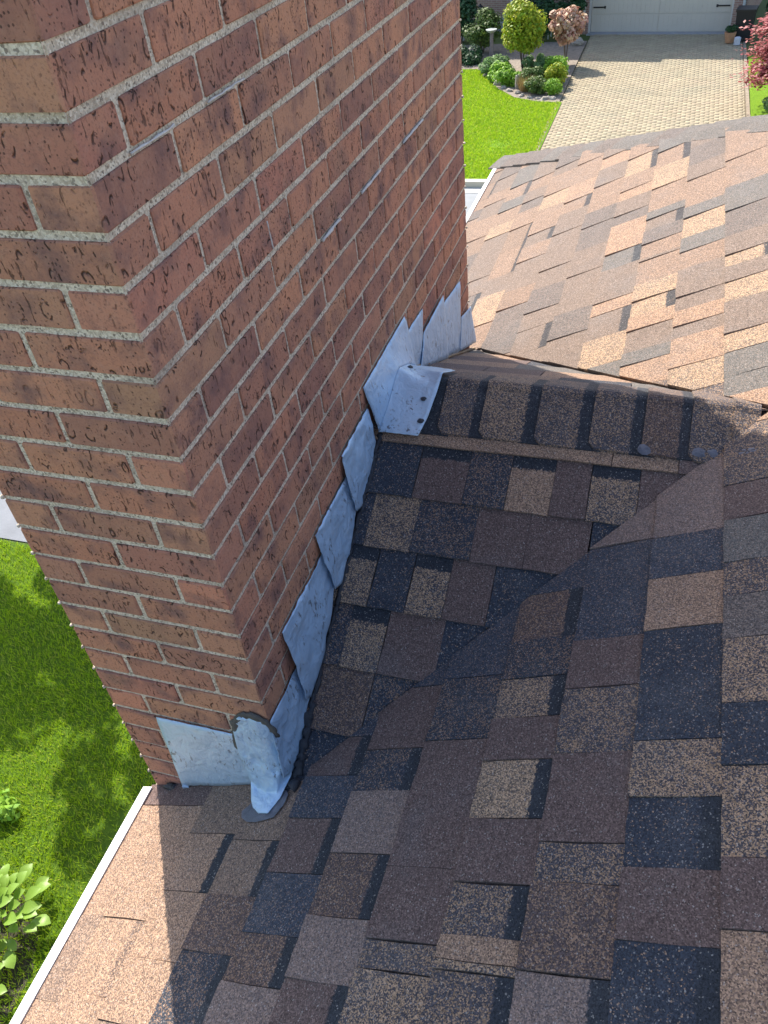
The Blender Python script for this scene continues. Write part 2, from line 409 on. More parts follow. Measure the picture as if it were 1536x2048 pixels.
main_seq = {}
for c in range(-7, 11):
    s0 = XK(c)
    e = EXPO
    if c == 10: s0 = -W - .012; e = XK(9) - s0
    lst = []
    data = MAIN.get(str(c), [])
    seq = [(a, k) for a, k in data]
    # downwards continuation (towards the camera and behind it)
    a = seq[-1][0] if seq else 1.2
    low = []
    kk = seq[-1][1] if seq else 'brown'
    while a > -2.3:
        b = a - random.uniform(.10, .26)
        low.append((a, b, kk)); a = b; kk = random.choice(CLS_ANY)
    mid = [(seq[i][0], seq[i + 1][0], seq[i][1]) for i in range(len(seq) - 1)]
    up = []
    a = seq[0][0] if seq else 1.2
    if c >= 4 and seq:      # hidden behind the chimney as far as L, then sunlit beyond
        mid = mid
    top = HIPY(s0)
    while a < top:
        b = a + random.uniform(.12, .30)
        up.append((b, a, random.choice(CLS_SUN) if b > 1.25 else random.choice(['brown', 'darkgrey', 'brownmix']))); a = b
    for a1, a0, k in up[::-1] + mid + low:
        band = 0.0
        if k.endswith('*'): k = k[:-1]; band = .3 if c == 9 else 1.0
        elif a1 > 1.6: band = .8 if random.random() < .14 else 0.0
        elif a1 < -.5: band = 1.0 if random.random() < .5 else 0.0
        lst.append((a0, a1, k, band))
    for i, (a0, a1, k, band) in enumerate(lst):
        if a1 > .9 and k == 'brown': k = 'sunlit_brown'  # brown tabs on the sunlit far slope take the lit copy
        if a1 > 1.6 and k == 'mix': k = 'pink'  # mixed tabs further up are lightened for the sun in the same way
        thick = random.choice((.0045, .0075)) if i % 2 else random.choice((.0062, .008))
        if a1 > 1.2: thick = (.0045, .009)[i % 2] + random.uniform(0, .0015)
        if band: thick = .0042
        base = clip(tab_poly(a0 + .0008, a1 - .0008, s0, e=e), 1, 1.12, -(4.40 - 1.12 * .37))
        if len(base) < 3: continue
        polys = []
        if c <= 6 and s0 < .93:
            near = clip(base, 1, -1 / .98, .044)          # y <= (x-.043)/.98
            far = clip(base, -1, -1, 1.825)
            polys = [(near, .006), (far, .011)]
            if s0 + e + OVER > .93:
                right = clip(clip(clip(base, 0, -1, .93), -1, 1 / .98, -.044), 1, 1, -1.825)
                polys.append((right, 0))
        elif c >= 7:
            polys = [(clip(base, 1, 0, .002), 0), (clip(base, -1, 0, L + .004), 0)]
        else: polys = [(base, 0)]
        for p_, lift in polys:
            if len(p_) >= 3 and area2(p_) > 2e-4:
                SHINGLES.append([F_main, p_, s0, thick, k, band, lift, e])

# near side of the cricket behind the chimney
near_plane = MB()
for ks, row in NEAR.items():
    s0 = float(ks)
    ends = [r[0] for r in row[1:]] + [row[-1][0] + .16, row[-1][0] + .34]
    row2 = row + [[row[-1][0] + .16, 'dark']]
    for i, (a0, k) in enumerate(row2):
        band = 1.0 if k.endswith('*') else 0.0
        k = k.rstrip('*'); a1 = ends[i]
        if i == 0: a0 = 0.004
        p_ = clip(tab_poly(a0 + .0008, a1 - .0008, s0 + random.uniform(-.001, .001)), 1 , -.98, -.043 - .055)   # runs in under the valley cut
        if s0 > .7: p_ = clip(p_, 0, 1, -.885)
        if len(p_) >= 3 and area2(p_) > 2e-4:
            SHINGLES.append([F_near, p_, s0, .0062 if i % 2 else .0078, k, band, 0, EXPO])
# far side of the cricket
for j in range(8):
    s0 = -(1.035 + .128 * j)
    a = .004
    while a < .95:
        b = a + random.uniform(.12, .27); k = random.choice(['brown', 'greybrown', 'grey', 'tan', 'pink', 'brown', 'dark'])
        p_ = clip(tab_poly(a + .0008, b - .0008, s0), 1, -1, -1.825 - .05)   # x <= 1.825 + .. - y
        if j == 0: p_ = clip(p_, 0, 1, .905)
        if len(p_) >= 3 and area2(p_) > 2e-4:
            SHINGLES.append([F_far, p_, s0, .0045, k, 0.0, 0, EXPO])
        a = b
# pick out the ones nearest the lens as single shingles; the rest of the field is one part
cl = cam.location.copy()
Mi = cam.rotation_euler.to_matrix().transposed()
def seen(P, mg=.06):
    q = Mi @ (Vector(P) - cl)
    if q.z > -.05: return None
    u = .5 + q.x / -q.z * 1620.85 / 1536; v = .5 - q.y / -q.z * 1620.85 / 2048
    return (u, v) if (-mg < u < 1 + mg and -mg < v < 1 + mg) else None
cand = []
for T in SHINGLES:
    F, p_ = T[0], T[1]
    cx = sum(q[0] for q in p_) / len(p_); cy = sum(q[1] for q in p_) / len(p_)
    P = F(cx, cy, 0); s = seen(P)
    d = (Vector(P) - cl).length
    hid = s is not None and s[0] < .605 and s[1] < .33 and True
    if F is F_main and P[0] < 0 and 0 < P[1] < L: continue        # under the chimney
    cand.append((area2(p_) / d ** 2 * (1 if s else 1e-4), T))
cand.sort(key=lambda q: -q[0])
rest = {}
cricket = mesh_obj('cricket_deck', [F_near(-.01, -.21, -.03), F_near(.93, .9, -.03), F_near(-.01, .9, -.03), F_far(-.01, -1.9, -.03),
                                    (-.01, -.2, .06), (-.01, 1.9, .06)], [(0, 1, 2), (2, 1, 3), (0, 2, 3, 5, 4), (0, 4, 5, 3, 1)], DECK, house)
for i, (key, T) in enumerate(cand):
    F, p_, s0, th, k, band, lift, e = T
    V, Fc, sc = tab_geom(F, p_, s0, th, lift, e)
    if i < 295:
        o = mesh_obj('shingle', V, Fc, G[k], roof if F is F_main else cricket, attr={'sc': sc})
        o['band'] = float(band)
    else:
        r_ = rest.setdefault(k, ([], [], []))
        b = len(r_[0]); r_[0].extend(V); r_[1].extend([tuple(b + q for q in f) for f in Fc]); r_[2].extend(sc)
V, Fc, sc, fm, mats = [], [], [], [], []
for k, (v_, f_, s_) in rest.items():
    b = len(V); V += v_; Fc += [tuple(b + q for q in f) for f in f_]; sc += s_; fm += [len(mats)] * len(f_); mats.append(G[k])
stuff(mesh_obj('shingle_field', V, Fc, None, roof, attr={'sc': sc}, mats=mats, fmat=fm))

# ridge caps folded over the cricket ridge
def cap_section(x, lift, wn=.142, wf=.135, ynear=None):
    pts = []
    R0 = .018
    # near side from bottom up, round over, far side down
    for t in (1, .75, .5, .3, .16): pts.append((x, .9 - wn * t, .215 + .49 * (.9 - wn * t) + .010 + lift))
    for t in (-.012, 0, .012): pts.append((x, .9 + t, .656 + .0105 + lift - abs(t) * .25))
    for t in (.16, .3, .5, .75, 1): pts.append((x, .9 + wf * t, .656 - .5 * wf * t + .011 + lift))
    return pts
edges = [-.03, .165, .268, .402, .529, .647, .75, .839]
ccls = ['mix', 'mix', 'tanmix', 'mix', 'mix', 'brownmix', 'mix', 'mix']
for i, x0 in enumerate(edges):
    x1 = (edges[i + 1] if i + 1 < len(edges) else .865) + .03
    V, Fc, sc = [], [], []
    cols_ = [0, .012, .5, 1]
    wn_ = .142 + random.uniform(-.003, .003)
    for j, t in enumerate(cols_):
        if j == 0: x = x0; tr = 0
        elif j == 1: x = x0 + .014
        else: x = x0 + (x1 - x0) * t
        lift = .007 * (1 - (x - x0) / (x1 - x0))
        sect = cap_section(x, lift, wn_)
        if j == 0:          # clipped corner
            sect = cap_section(x, lift, wn_ - .014, .125)
        V += sect; sc += [(x - x0) / (x1 - x0 - .03)] * len(sect)
    n = len(sect)
    top = len(V)
    V += [(a, b, c_ - .006) for a, b, c_ in V]; sc = sc * 2
    m = len(cols_)
    for j in range(m - 1):
        for q in range(n - 1):
            a, b, c_, d = j * n + q, j * n + q + 1, (j + 1) * n + q + 1, (j + 1) * n + q
            Fc.append((a, d, c_, b)); Fc.append((a + top, b + top, c_ + top, d + top))
    for q in range(n - 1):
        Fc.append((q, q + 1, q + 1 + top, q + top)); b0 = (m - 1) * n; Fc.append((b0 + q, b0 + q + top, b0 + q + 1 + top, b0 + q + 1))
    for j in range(m - 1):
        Fc.append((j * n, j * n + top, (j + 1) * n + top, (j + 1) * n)); Fc.append((j * n + n - 1, (j + 1) * n + n - 1, (j + 1) * n + n - 1 + top, j * n + n - 1 + top))
    o = mesh_obj('ridge_cap', V, Fc, G[ccls[i]], cricket, attr={'sc': sc}); o['band'] = .9 if i < 6 else 0.0

# hip caps at the far corner of the roof
hd = Vector((1, -1.12, 0)).normalized()
per = Vector((hd.y, -hd.x, 0)); per = per if per.y < 0 else -per
t = 0.0; i = 0
while t < 3.6:
    ln = .24
    A = Vector((-.375, 4.405, .012)) + Vector((hd.x, hd.y, .5 * hd.x)) * t
    B = Vector((-.375, 4.405, .012)) + Vector((hd.x, hd.y, .5 * hd.x)) * (t + ln)
    la, lb = .023 + random.uniform(0, .001), .014
    # slopes either side of the hip line: near face follows the main slope
    nd = Vector((per.x, per.y, .5 * per.x)); fd = Vector((-per.x, -per.y, -.75))
    V = []
    for P, l_ in ((A, la), (B, lb)):
        for k_, (dv, wd) in enumerate(((nd, .115), (nd, .05), (nd, 0), (fd, .05), (fd, .13))):
            V.append(P + dv * wd + Vector((0, 0, l_ - (.009 if k_ in (0, 4) else 0) + random.uniform(-.001, .001))))
    V += [v - Vector((0, 0, .008)) for v in V]
    Fc = []
    for q in range(4):
        Fc += [(q, q + 1, q + 6, q + 5), (q + 10, q + 15, q + 16, q + 11), (q, q + 10, q + 11, q + 1), (q + 5, q + 6, q + 16, q + 15)]
    Fc += [(0, 5, 15, 10), (4, 14, 19, 9)]
    o = mesh_obj('hip_cap', V, Fc, G[random.choice(['grey', 'greybrown', 'greybrown', 'grey'])], roof, attr={'sc': [0.0] * len(V)}); o['band'] = 0.0
    t += .145; i += 1
# the hipped end beyond
mesh_obj('hip_deck', [(-W, 4.42, -.01), (2.73, .92, 1.53), (2.73, 3.3, -.5)], [(0, 1, 2)], DECK, house)

# white drip edge, fascia, soffit and wall below the eave
def drip(y0, y1, name):
    prof = [(-W - .006, .010), (-W - .034, -.002), (-W - .037, -.010), (-W - .037, -.075), (-W - .030, -.075), (-W - .028, -.014), (-W - .006, .004)]
    V = [(x, y0, z) for x, z in prof] + [(x, y1, z) for x, z in prof]; n = len(prof)
    mesh_obj(name, V, [(i, (i + 1) % n, (i + 1) % n + n, i + n) for i in range(n)] + [tuple(range(n))[::-1], tuple(range(n, 2 * n))], WHITE, house)
drip(-3.0, -.012, 'drip_edge'); drip(L + .01, 4.44, 'drip_edge')
MB().box(-W - .026, -W - .004, -3.0, -.014, -.22, -.02).build('fascia', WHITE, house)
MB().box(-W - .026, -W - .004, L + .012, 4.46, -.22, -.02).build('fascia', WHITE, house)
MB().box(-W - .004, 0.30, -3.0, 4.46, -.20, -.19).build('soffit', WHITE, house)
wallm = None

# sealant dabs on the ridge and valley
def dab(F, a, s, ra, rs, h=.012, lift=.012):
    V = []; Fc = []; n = 12
    for i in range(n):
        q = 2 * math.pi * i / n; rr = random.uniform(.75, 1.15)
        V.append(F(a + ra * rr * math.cos(q), s + rs * rr * math.sin(q), lift))
    for i in range(n):
        q = 2 * math.pi * i / n; rr = random.uniform(.45, .65)
        V.append(F(a + ra * rr * math.cos(q), s + rs * rr * math.sin(q), lift + h * random.uniform(.2, .8)))
    V.append(F(a, s, lift + h * .4))
    for i in range(n):
        Fc.append((i, (i + 1) % n, n + (i + 1) % n, n + i)); Fc.append((n + i, n + (i + 1) % n, 2 * n))
    return mesh_obj('sealant_dab', V, Fc, CAULK, house, smooth=True)
dab(F_near, .652, .775, .017, .012, .006, .016)
dab(F_near, .770, .781, .018, .012, .006, .014); dab(F_near, .800, .785, .014, .010, .005, .012)
dab(F_main, .760, .872, .016, .024, .008, .008); dab(F_main, 1.045, .865, .028, .022, .006, .008)

# ================================================================ THE CHIMNEY
chim = thing('chimney', 'tall red brick chimney with sandy mortar joints and grey metal flashing at its foot', 'chimney', (0, 0, 0))
IN = .0035
core = MB().box(-W + IN, -IN, IN, L - IN, GZ - .2, TOPZ)
core = core.build('mortar', MORT, chim)
# finely rough mortar sheets standing in the joints of the two near faces
def mortar_sheet(face):
    nu, nv = (70, 330) if face == 'near' else (300, 330)
    z0, z1 = -.05, 1.95
    U = np.linspace(0.0, W if face == 'near' else L, nu); Zs = np.linspace(z0, z1, nv)
    uu, zz = np.meshgrid(U, Zs)
    rng = np.random.default_rng(3)
    d = rng.normal(0, .00028, uu.shape) * 1.0
    if face == 'near': V = np.stack([-uu, .0026 + d, zz], -1)
    else: V = np.stack([d - .0026, uu, zz], -1)
    V[..., 2] += 0
    idx = np.arange(nu * nv).reshape(nv, nu)
    Fq = np.stack([idx[:-1, :-1], idx[:-1, 1:], idx[1:, 1:], idx[1:, :-1]], -1).reshape(-1, 4)
    stuff(np_mesh('mortar_joint', V.reshape(-1, 3), Fq, MORT, chim, smooth=True))
mortar_sheet('near'); mortar_sheet('right')

MODY = (L + .01) / 9.0
MODX = .2
def brick_mesh(x0, x1, y0, y1, z0, z1, name='brick', parent=chim, mat=BRK):
    """a brick with worn, slightly crooked arrises: 3 sections along its length, bevelled edges"""
    long_x = (x1 - x0) > (y1 - y0)
    n = 4; V = []; Fc = []; b = .0018
    for i in range(n + 1):
        t = (0, .02, .5, .98, 1)[i]
        e = b if i in (0, n) else 0
        j = lambda s=.0009: random.uniform(-s, s)
        if long_x:
            x = x0 + (x1 - x0) * t; a0, a1 = y0, y1
        else:
            x = y0 + (y1 - y0) * t; a0, a1 = x0, x1
        ring = [(a0 + b + e, z0 + e), (a1 - b - e, z0 + e), (a1 - e, z0 + b + e), (a1 - e, z1 - b - e), (a1 - b - e, z1 - e), (a0 + b + e, z1 - e), (a0 + e, z1 - b - e), (a0 + e, z0 + b + e)]
        for a, z in ring:
            a += j(.0006); z += j(.0008)
            V.append((x, a, z) if long_x else (a, x, z))
    for i in range(n):
        for k in range(8):
            q = (i * 8 + k, i * 8 + (k + 1) % 8, (i + 1) * 8 + (k + 1) % 8, (i + 1) * 8 + k)
            Fc.append(q[::-1] if long_x else q)
    c0 = tuple(range(8)); c1 = tuple(range(n * 8, n * 8 + 8))
    Fc += [c0[::-1], c1] if not long_x else [c0, c1[::-1]]
    return V, Fc

hidden = MB(); nb = 0
allb = []
kz0 = 24 - int(TOPZ / H)
for k in range(-8, 26):
    zc1 = (24 - k) * H - .0045; zc0 = (23 - k) * H + .0045       # row between joints k and k+1
    zc0, zc1 = (23 - k) * H + .0057, (24 - k) * H - .0057
    even = (k % 2 == 0)
    # near face (y = 0 outward -y), thickness .09
    if even: xs = [(-.29, -.1), (-W, -.3)]; corner = (-.09, 0, 0, MODY - .01)
    else: xs = [(-W, -.2)]; corner = (-.19, 0, 0, .09)
    pr = lambda: random.uniform(.0004, .0024)
    for a, b_ in xs: allb.append(('near', a, b_, -pr(), .09, zc0, zc1))
    allb.append(('corner', corner[0], pr(), -pr(), corner[3], zc0, zc1))
    y = MODY if even else .1009
    while y < L - .03:
        y1 = min(y + MODY - .01, L)
        if L - y1 < .04: y1 = L
        p = pr()
        allb.append(('right', -.09, p, y, y1, zc0, zc1)); y += MODY
    # the outer and far faces, out of sight of the lens
    y = 0.095 if even else .095 + .1
    while y < L - .1:
        allb.append(('hid', -W - pr(), -W + .09, y, min(y + .19, L), zc0, zc1)); y += .2
    x = -W + .1
    while x < -.1:
        allb.append(('hid', x, min(x + .19, -.1), L - .09, L + pr(), zc0, zc1)); x += .2
vis = []
for kind, x0, x1, y0, y1, z0, z1 in allb:
    c = ((x0 + x1) / 2, (y0 + y1) / 2, (z0 + z1) / 2)
    f = (c[0], 0, c[2]) if kind == 'near' else (0, c[1], c[2])
    ok = kind != 'hid' and seen(f, .12) is not None
    if kind in ('right', 'corner') and z1 < .19 + .49 * min(max(c[1], 0), 1.8 - c[1]) - .02: ok = False
    if z1 < -.06: continue
    d = (Vector(f) - cl).length
    vis.append((d if ok else 1e3 + d, x0, x1, y0, y1, z0, z1, kind))
vis.sort()
random.seed(11)
for i, (d, x0, x1, y0, y1, z0, z1, kind) in enumerate(vis):
    if i < 298 and d < 1e3:
        V, Fc = brick_mesh(x0, x1, y0, y1, z0, z1)
        short = (x1 - x0 < .1 and kind == 'near')
        plain = (short and random.random() < .8) or (kind == 'corner' and x1 - x0 < .1 and random.random() < .0) or random.random() < .07
        if kind == 'corner':       # the end of a corner brick is smooth and paler than its tumbled side
            fm_ = [0] * len(Fc); long_x = (x1 - x0) > (y1 - y0)
            if long_x: fm_[-1] = 1; fm_[-10:-2] = [1] * 8
            else: fm_[-2] = 1; fm_[:8] = [1] * 8
            mesh_obj('brick', V, Fc, None, chim, mats=[BRK, BRO if random.random() < .75 else BRK], fmat=fm_)
        else: mesh_obj('brick', V, Fc, BRO if plain else BRK, chim)
    else:
        V, Fc = brick_mesh(x0, x1, y0, y1, z0, z1); hidden.add(V, Fc)
stuff(hidden.build('brickwork', BRK, chim))
# squeezed-out mortar along the outer arrises
beads = MB()
for k in range(-8, 25):
    z = (24 - k) * H
    for (x, y, sx, sy) in ((-W, 0, 1, 1), (0, L, 1, 1)):
        beads.blob((x - (.001 if x < 0 else -.0015), y + (.001 if x < 0 else .0005), z + random.uniform(-.001, .001)), (.0038 + random.uniform(-.001, .001), .0052, .0038 + random.uniform(-.0008, .001)), 7, 5, .2)
stuff(beads.build('mortar_bead', MORT, chim, smooth=True))
# patched joints: fresh white mortar smears
def smear(y0, z0, y1, z1, w_=.005, name='mortar_patch'):
    pts = []
    n = 9
    for i in range(n):
        t = i / (n - 1)
        pts.append((.0015 + random.uniform(0, .001), y0 + (y1 - y0) * t, z0 + (z1 - z0) * t + random.uniform(-.001, .001)))
    MB().tube(pts, [w_ * random.uniform(.5, 1.0) for _ in range(n)], 6).build(name, PALEM, chim, True)
jz = lambda k: (24 - k) * H
smear(.09, jz(2), .20, jz(2), .0026); smear(.30, jz(2) , .42, jz(2), .0024)
smear(1.18, jz(7), 1.36, jz(7), .004); smear(.86, jz(7), 1.00, jz(7), .004); smear(.62, jz(7) - .002, .72, jz(7), .0045)
smear(.405, jz(5) - .01, .41, jz(6) + .008, .0022)

# concrete cap and clay flue on top, above the picture; corbels and wide overhang added to shape the roof shadow
for q_, (za, zb) in enumerate(((1.80, 1.866), (1.87, 1.934), (1.938, 2.0), (2.004, 2.068), (2.072, 2.136), (2.14, TOPZ))):
    e_ = .018 + .016 * q_
    MB().box(-W - e_, e_, -e_, L + e_, za, zb, .002).build('shadow_corbel', BRK, chim)
MB().box(-W - .13, .13, -.13, L + .13, TOPZ + .002, TOPZ + .07, .004).build('shadow_cap', CONC, chim)
MB().tube([(-W / 2, .5, TOPZ + .06), (-W / 2, .5, TOPZ + .13)], .11, 16).build('flue', simple('clay_flue', (.36, .2, .13)), chim)

# ---------------------------------------------------------------- flashing sheets
def resample(c, n):
    c = [Vector(p) for p in c]; d = [0]
    for i in range(1, len(c)): d.append(d[-1] + (c[i] - c[i - 1]).length)
    out = []
    for k in range(n):
        s = d[-1] * k / (n - 1); i = 1
        while i < len(c) - 1 and d[i] < s: i += 1
        t = (s - d[i - 1]) / max(1e-9, d[i] - d[i - 1]); out.append(c[i - 1].lerp(c[i], min(1, t)))
    return out
def sheet(name, cA, cB, mat=LEAD, nu=26, nv=18, amp=.002, th=.0012, out=(1, 0, 0), jag=.0012, mid=None, bulge=0, parent=None, seed=0):
    from mathutils import noise as mn
    A, B = resample(cA, nu), resample(cB, nu); out = Vector(out)
    M_ = resample(mid, nu) if mid else None
    V = []
    for j in range(nv):
        t = j / (nv - 1)
        for i in range(nu):
            if M_: p = A[i] * ((1 - t) ** 2) + M_[i] * (2 * t * (1 - t)) + B[i] * (t * t)
            else: p = A[i].lerp(B[i], t)
            q = p * 18 + Vector((seed, seed * 2.3, 0))
            d = mn.noise(q) * amp + mn.noise(q * 2.7) * amp * .5 + math.sin(math.pi * t) * bulge
            if j in (0, nv - 1) or i in (0, nu - 1):
                p = p + Vector((0, mn.noise(p * 90 + Vector((seed, 0, 0))), mn.noise(p * 90 + Vector((0, seed, 5))))) * jag
            V.append(p + out * (abs(d) if j == 0 else d + amp * .6))
    top = len(V); V += [v - out * th for v in V]; Fc = []
    for j in range(nv - 1):
        for i in range(nu - 1):
            a, b, c_, d_ = j * nu + i, j * nu + i + 1, (j + 1) * nu + i + 1, (j + 1) * nu + i
            Fc.append((a, b, c_, d_)); Fc.append((a + top, d_ + top, c_ + top, b + top))
    bd = [i for i in range(nu)] + [(j + 1) * nu - 1 for j in range(1, nv)] + [(nv - 1) * nu + i for i in range(nu - 2, -1, -1)] + [j * nu for j in range(nv - 2, 0, -1)]
    for i in range(len(bd)):
        a, b = bd[i], bd[(i + 1) % len(bd)]; Fc.append((a, a + top, b + top, b))
    return mesh_obj(name, V, Fc, mat, parent or chim, smooth=True)
X0, XB = .0035, .018
def yz(l, x0=X0, x1=None): return [(x0 if x1 is None else x0 + (x1 - x0) * i / (len(l) - 1), a, b) for i, (a, b) in enumerate(l)]
# near side, overlapping one another like steps: (top edge) to (bottom edge) with the laps' slanted ends
fl = [
 ([(0.000, .408), (.185, .404)], [(-.035, .262), (.0, .225), (.065, .245), (.155, .312)], .0035, .017),
 ([(.125, .541), (.395, .541)], [(.126, .500), (.122, .430), (.120, .325), (.150, .302), (.260, .355), (.375, .445)], .0045, .021),
 ([(.345, .611), (.585, .611)], [(.342, .575), (.345, .500), (.352, .435), (.395, .420), (.46, .45), (.555, .525)], .0045, .021),
 ([(.535, .679), (.725, .679)], [(.530, .640), (.525, .590), (.530, .520), (.575, .500), (.64, .53), (.720, .585)], .0045, .021),
]
for i, (t_, b_, xa, xb) in enumerate(fl):
    sheet('step_flashing', yz(t_, xa), yz(b_, xa + .001, xb) if i == 99 else [(xa + (xb - xa) * max(0, min(1, ((t_[0][1]) - z) / .15)), y, z) for y, z in b_], LEAD, 34, 26, .0055, seed=i * 7, jag=.002)
# far side of the ridge
fr = [
 ([(1.055, .690), (1.236, .676)], [(1.050, .575), (1.16, .528)], .0045, .014),
 ([(1.215, .612), (1.445, .612)], [(1.13, .545), (1.435, .395)], .0095, .019),
 ([(1.46, .575), (1.68, .545)], [(1.40, .412), (1.62, .315)], .0042, .013),
 ([(1.66, .42), (1.806, .385)], [(1.60, .325), (1.835, .225)], .009, .017),
]
for i, (t_, b_, xa, xb) in enumerate(fr):
    sheet('step_flashing', yz(t_, xa), yz(b_, xb), LEAD, 20, 12, .0025, seed=40 + i * 5)
# ridge saddle sheet: up the wall and out over the ridge
top_c = [(.004, .722, .741), (.004, .90, .742), (.004, 1.068, .741)]
base_c = [(.022, .742, .600), (.030, .80, .640), (.034, .90, .690), (.030, 1.0, .640), (.022, 1.085, .576)]
sheet('saddle_flashing', top_c, base_c, LEAD, 30, 14, .003, seed=91)
so = [(.024, .738, .600), (.045, .735, .603), (.085, .738, .604), (.128, .742, .606)]
def ridge_pt(x, y):
    z = .215 + .49 * y if y < .9 else .656 - .5 * (y - .9)
    return (x, y, min(z, .650) + .026 + max(0, .008 - abs(y - .9) * .1))
edge_out = [ridge_pt(.124, .738), ridge_pt(.138, .79), ridge_pt(.146, .845), ridge_pt(.150, .90), ridge_pt(.165, .965)]
sheet('saddle_flashing', [(.020, .742, .600), (.028, .80, .640), (.032, .90, .690), (.030, 1.0, .640), (.022, 1.085, .576)],
      edge_out, LEADP, 34, 20, .0022, out=(0, 0, 1), mid=[ridge_pt(.035, .738), ridge_pt(.045, .80), ridge_pt(.045, .9), ridge_pt(.05, 1.0), ridge_pt(.04, 1.07)], seed=77)
for (x, y) in ((.122, .775), (.116, .830), (.05, .945)):
    P = ridge_pt(x, y); m = MB(); m.blob((P[0], P[1], P[2] + .001), (.0085, .0085, .004), 10, 6, .18); m.build('nail_sealant', TAR, chim, True)
# near face apron
AP = lead_mat('apron_flashing', .005, (.38, .41, .48), (.27, .31, .40))
sheet('apron_flashing', [(-.281, -.004, .334), (-.18, -.004, .337), (-.070, -.004, .337)],
      [(-.292, -.012, .060), (-.19, -.014, .105), (-.080, -.014, .160)], LEADP, 24, 16, .0012, out=(0, -1, 0), seed=5)
# corner piece wrapped round the arris, with a tongue on the shingles
cn = [(-.086, -.006, .380), (-.062, -.006, .416), (-.030, -.006, .424), (-.002, -.006, .414), (.008, .004, .392)]
c2 = [(-.090, -.012, .290), (-.05, -.016, .27), (-.015, -.024, .265), (.010, -.020, .262), (.018, .030, .262)]
c3 = [(-.078, -.022, .185), (-.055, -.035, .190), (-.025, -.045, .200), (.0, -.045, .212), (.020, -.005, .225)]
c4 = [(-.062, -.060, .178), (-.048, -.078, .184), (-.026, -.092, .193), (-.004, -.090, .204), (.012, -.058, .213)]
def strip(name, curves, mat, nu=30, nv=12, amp=.0055, out=Vector((.4, -.6, .5)), seed=0):
    from mathutils import noise as mn
    rows = [resample(c, nu) for c in curves]; V = []
    R_ = []
    for a in range(len(rows) - 1):
        for j in range(nv):
            t = j / nv; R_.append([rows[a][i].lerp(rows[a + 1][i], t) for i in range(nu)])
    R_.append(rows[-1]); nr = len(R_)
    for j, r in enumerate(R_):
        for i, p in enumerate(r):
            q = p * 30 + Vector((seed, 0, 0)); V.append(p + out * (mn.noise(q) * amp + mn.noise(q * 2.5) * amp * .7 + abs(mn.noise(q * 1.6 + Vector((9, 0, 0)))) * amp))
    top = len(V); V += [v - out * .003 for v in V]; Fc = []
    for j in range(nr - 1):
        for i in range(nu - 1):
            a, b, c_, d_ = j * nu + i, j * nu + i + 1, (j + 1) * nu + i + 1, (j + 1) * nu + i
            Fc += [(a, d_, c_, b), (a + top, b + top, c_ + top, d_ + top)]
    bd = [i for i in range(nu)] + [(j + 1) * nu - 1 for j in range(1, nr)] + [(nr - 1) * nu + i for i in range(nu - 2, -1, -1)] + [j * nu for j in range(nr - 2, 0, -1)]
    for i in range(len(bd)): Fc.append((bd[i], bd[(i + 1) % len(bd)], bd[(i + 1) % len(bd)] + top, bd[i] + top))
    return mesh_obj(name, V, Fc, mat, chim, smooth=True)
strip('corner_flashing', [cn, c2, c3, c4], LEAD, seed=3)
pm = MB(); pp = resample([(-.093, -.006, .285), (-.088, -.006, .33), (-.078, -.006, .385), (-.055, -.006, .421), (-.028, -.006, .428), (-.004, -.006, .418), (.006, -.002, .395), (.010, .006, .365)], 34)
pm.tube(pp, [random.uniform(.007, .0125) for _ in pp], 8)
pm.v = [(x, -.004 + (y + .004) * .38, z) for x, y, z in pm.v]
pm.build('putty_bead', PUTTY, chim, True)
dab(F_main, -.082, -.026, .034, .052, .004, .0075); dab(F_main, -.060, .016, .030, .018, .004, .008)
# black tar bead along the foot of the flashing
pts = []; rads = []
for i in range(110):
    t = i / 109; y = -.03 + t * .78
    x = .023 + random.uniform(-.004, .004) + (.007 if y < .1 else 0)
    pts.append((x, y, max(.215 + .49 * y, .5 * (x + W)) + .006)); rads.append(random.uniform(.003, .0085) + (random.uniform(.000, .009) if y < .14 else 0))
MB().tube(pts, rads, 7).build('tar_bead', TAR, chim, True)
pts = [(.014 + random.uniform(-.002, .002), 1.09 + .76 * t / 24, .656 - .5 * (.19 + .76 * t / 24) + .010) for t in range(25)]
MB().tube(pts, [random.uniform(.004, .007) for _ in pts], 6).build('sealant_bead', WOOD, chim, True)
# tar and scraps at the outer foot
MB().blob((-.325, -.008, .03), (.03, .012, .014), 10, 6, .3).build('tar_patch', TAR, chim, True)
MB().box(-.29, -.275, -.016, -.008, .04, .065, .002).build('flashing_scrap', LEADP, chim)

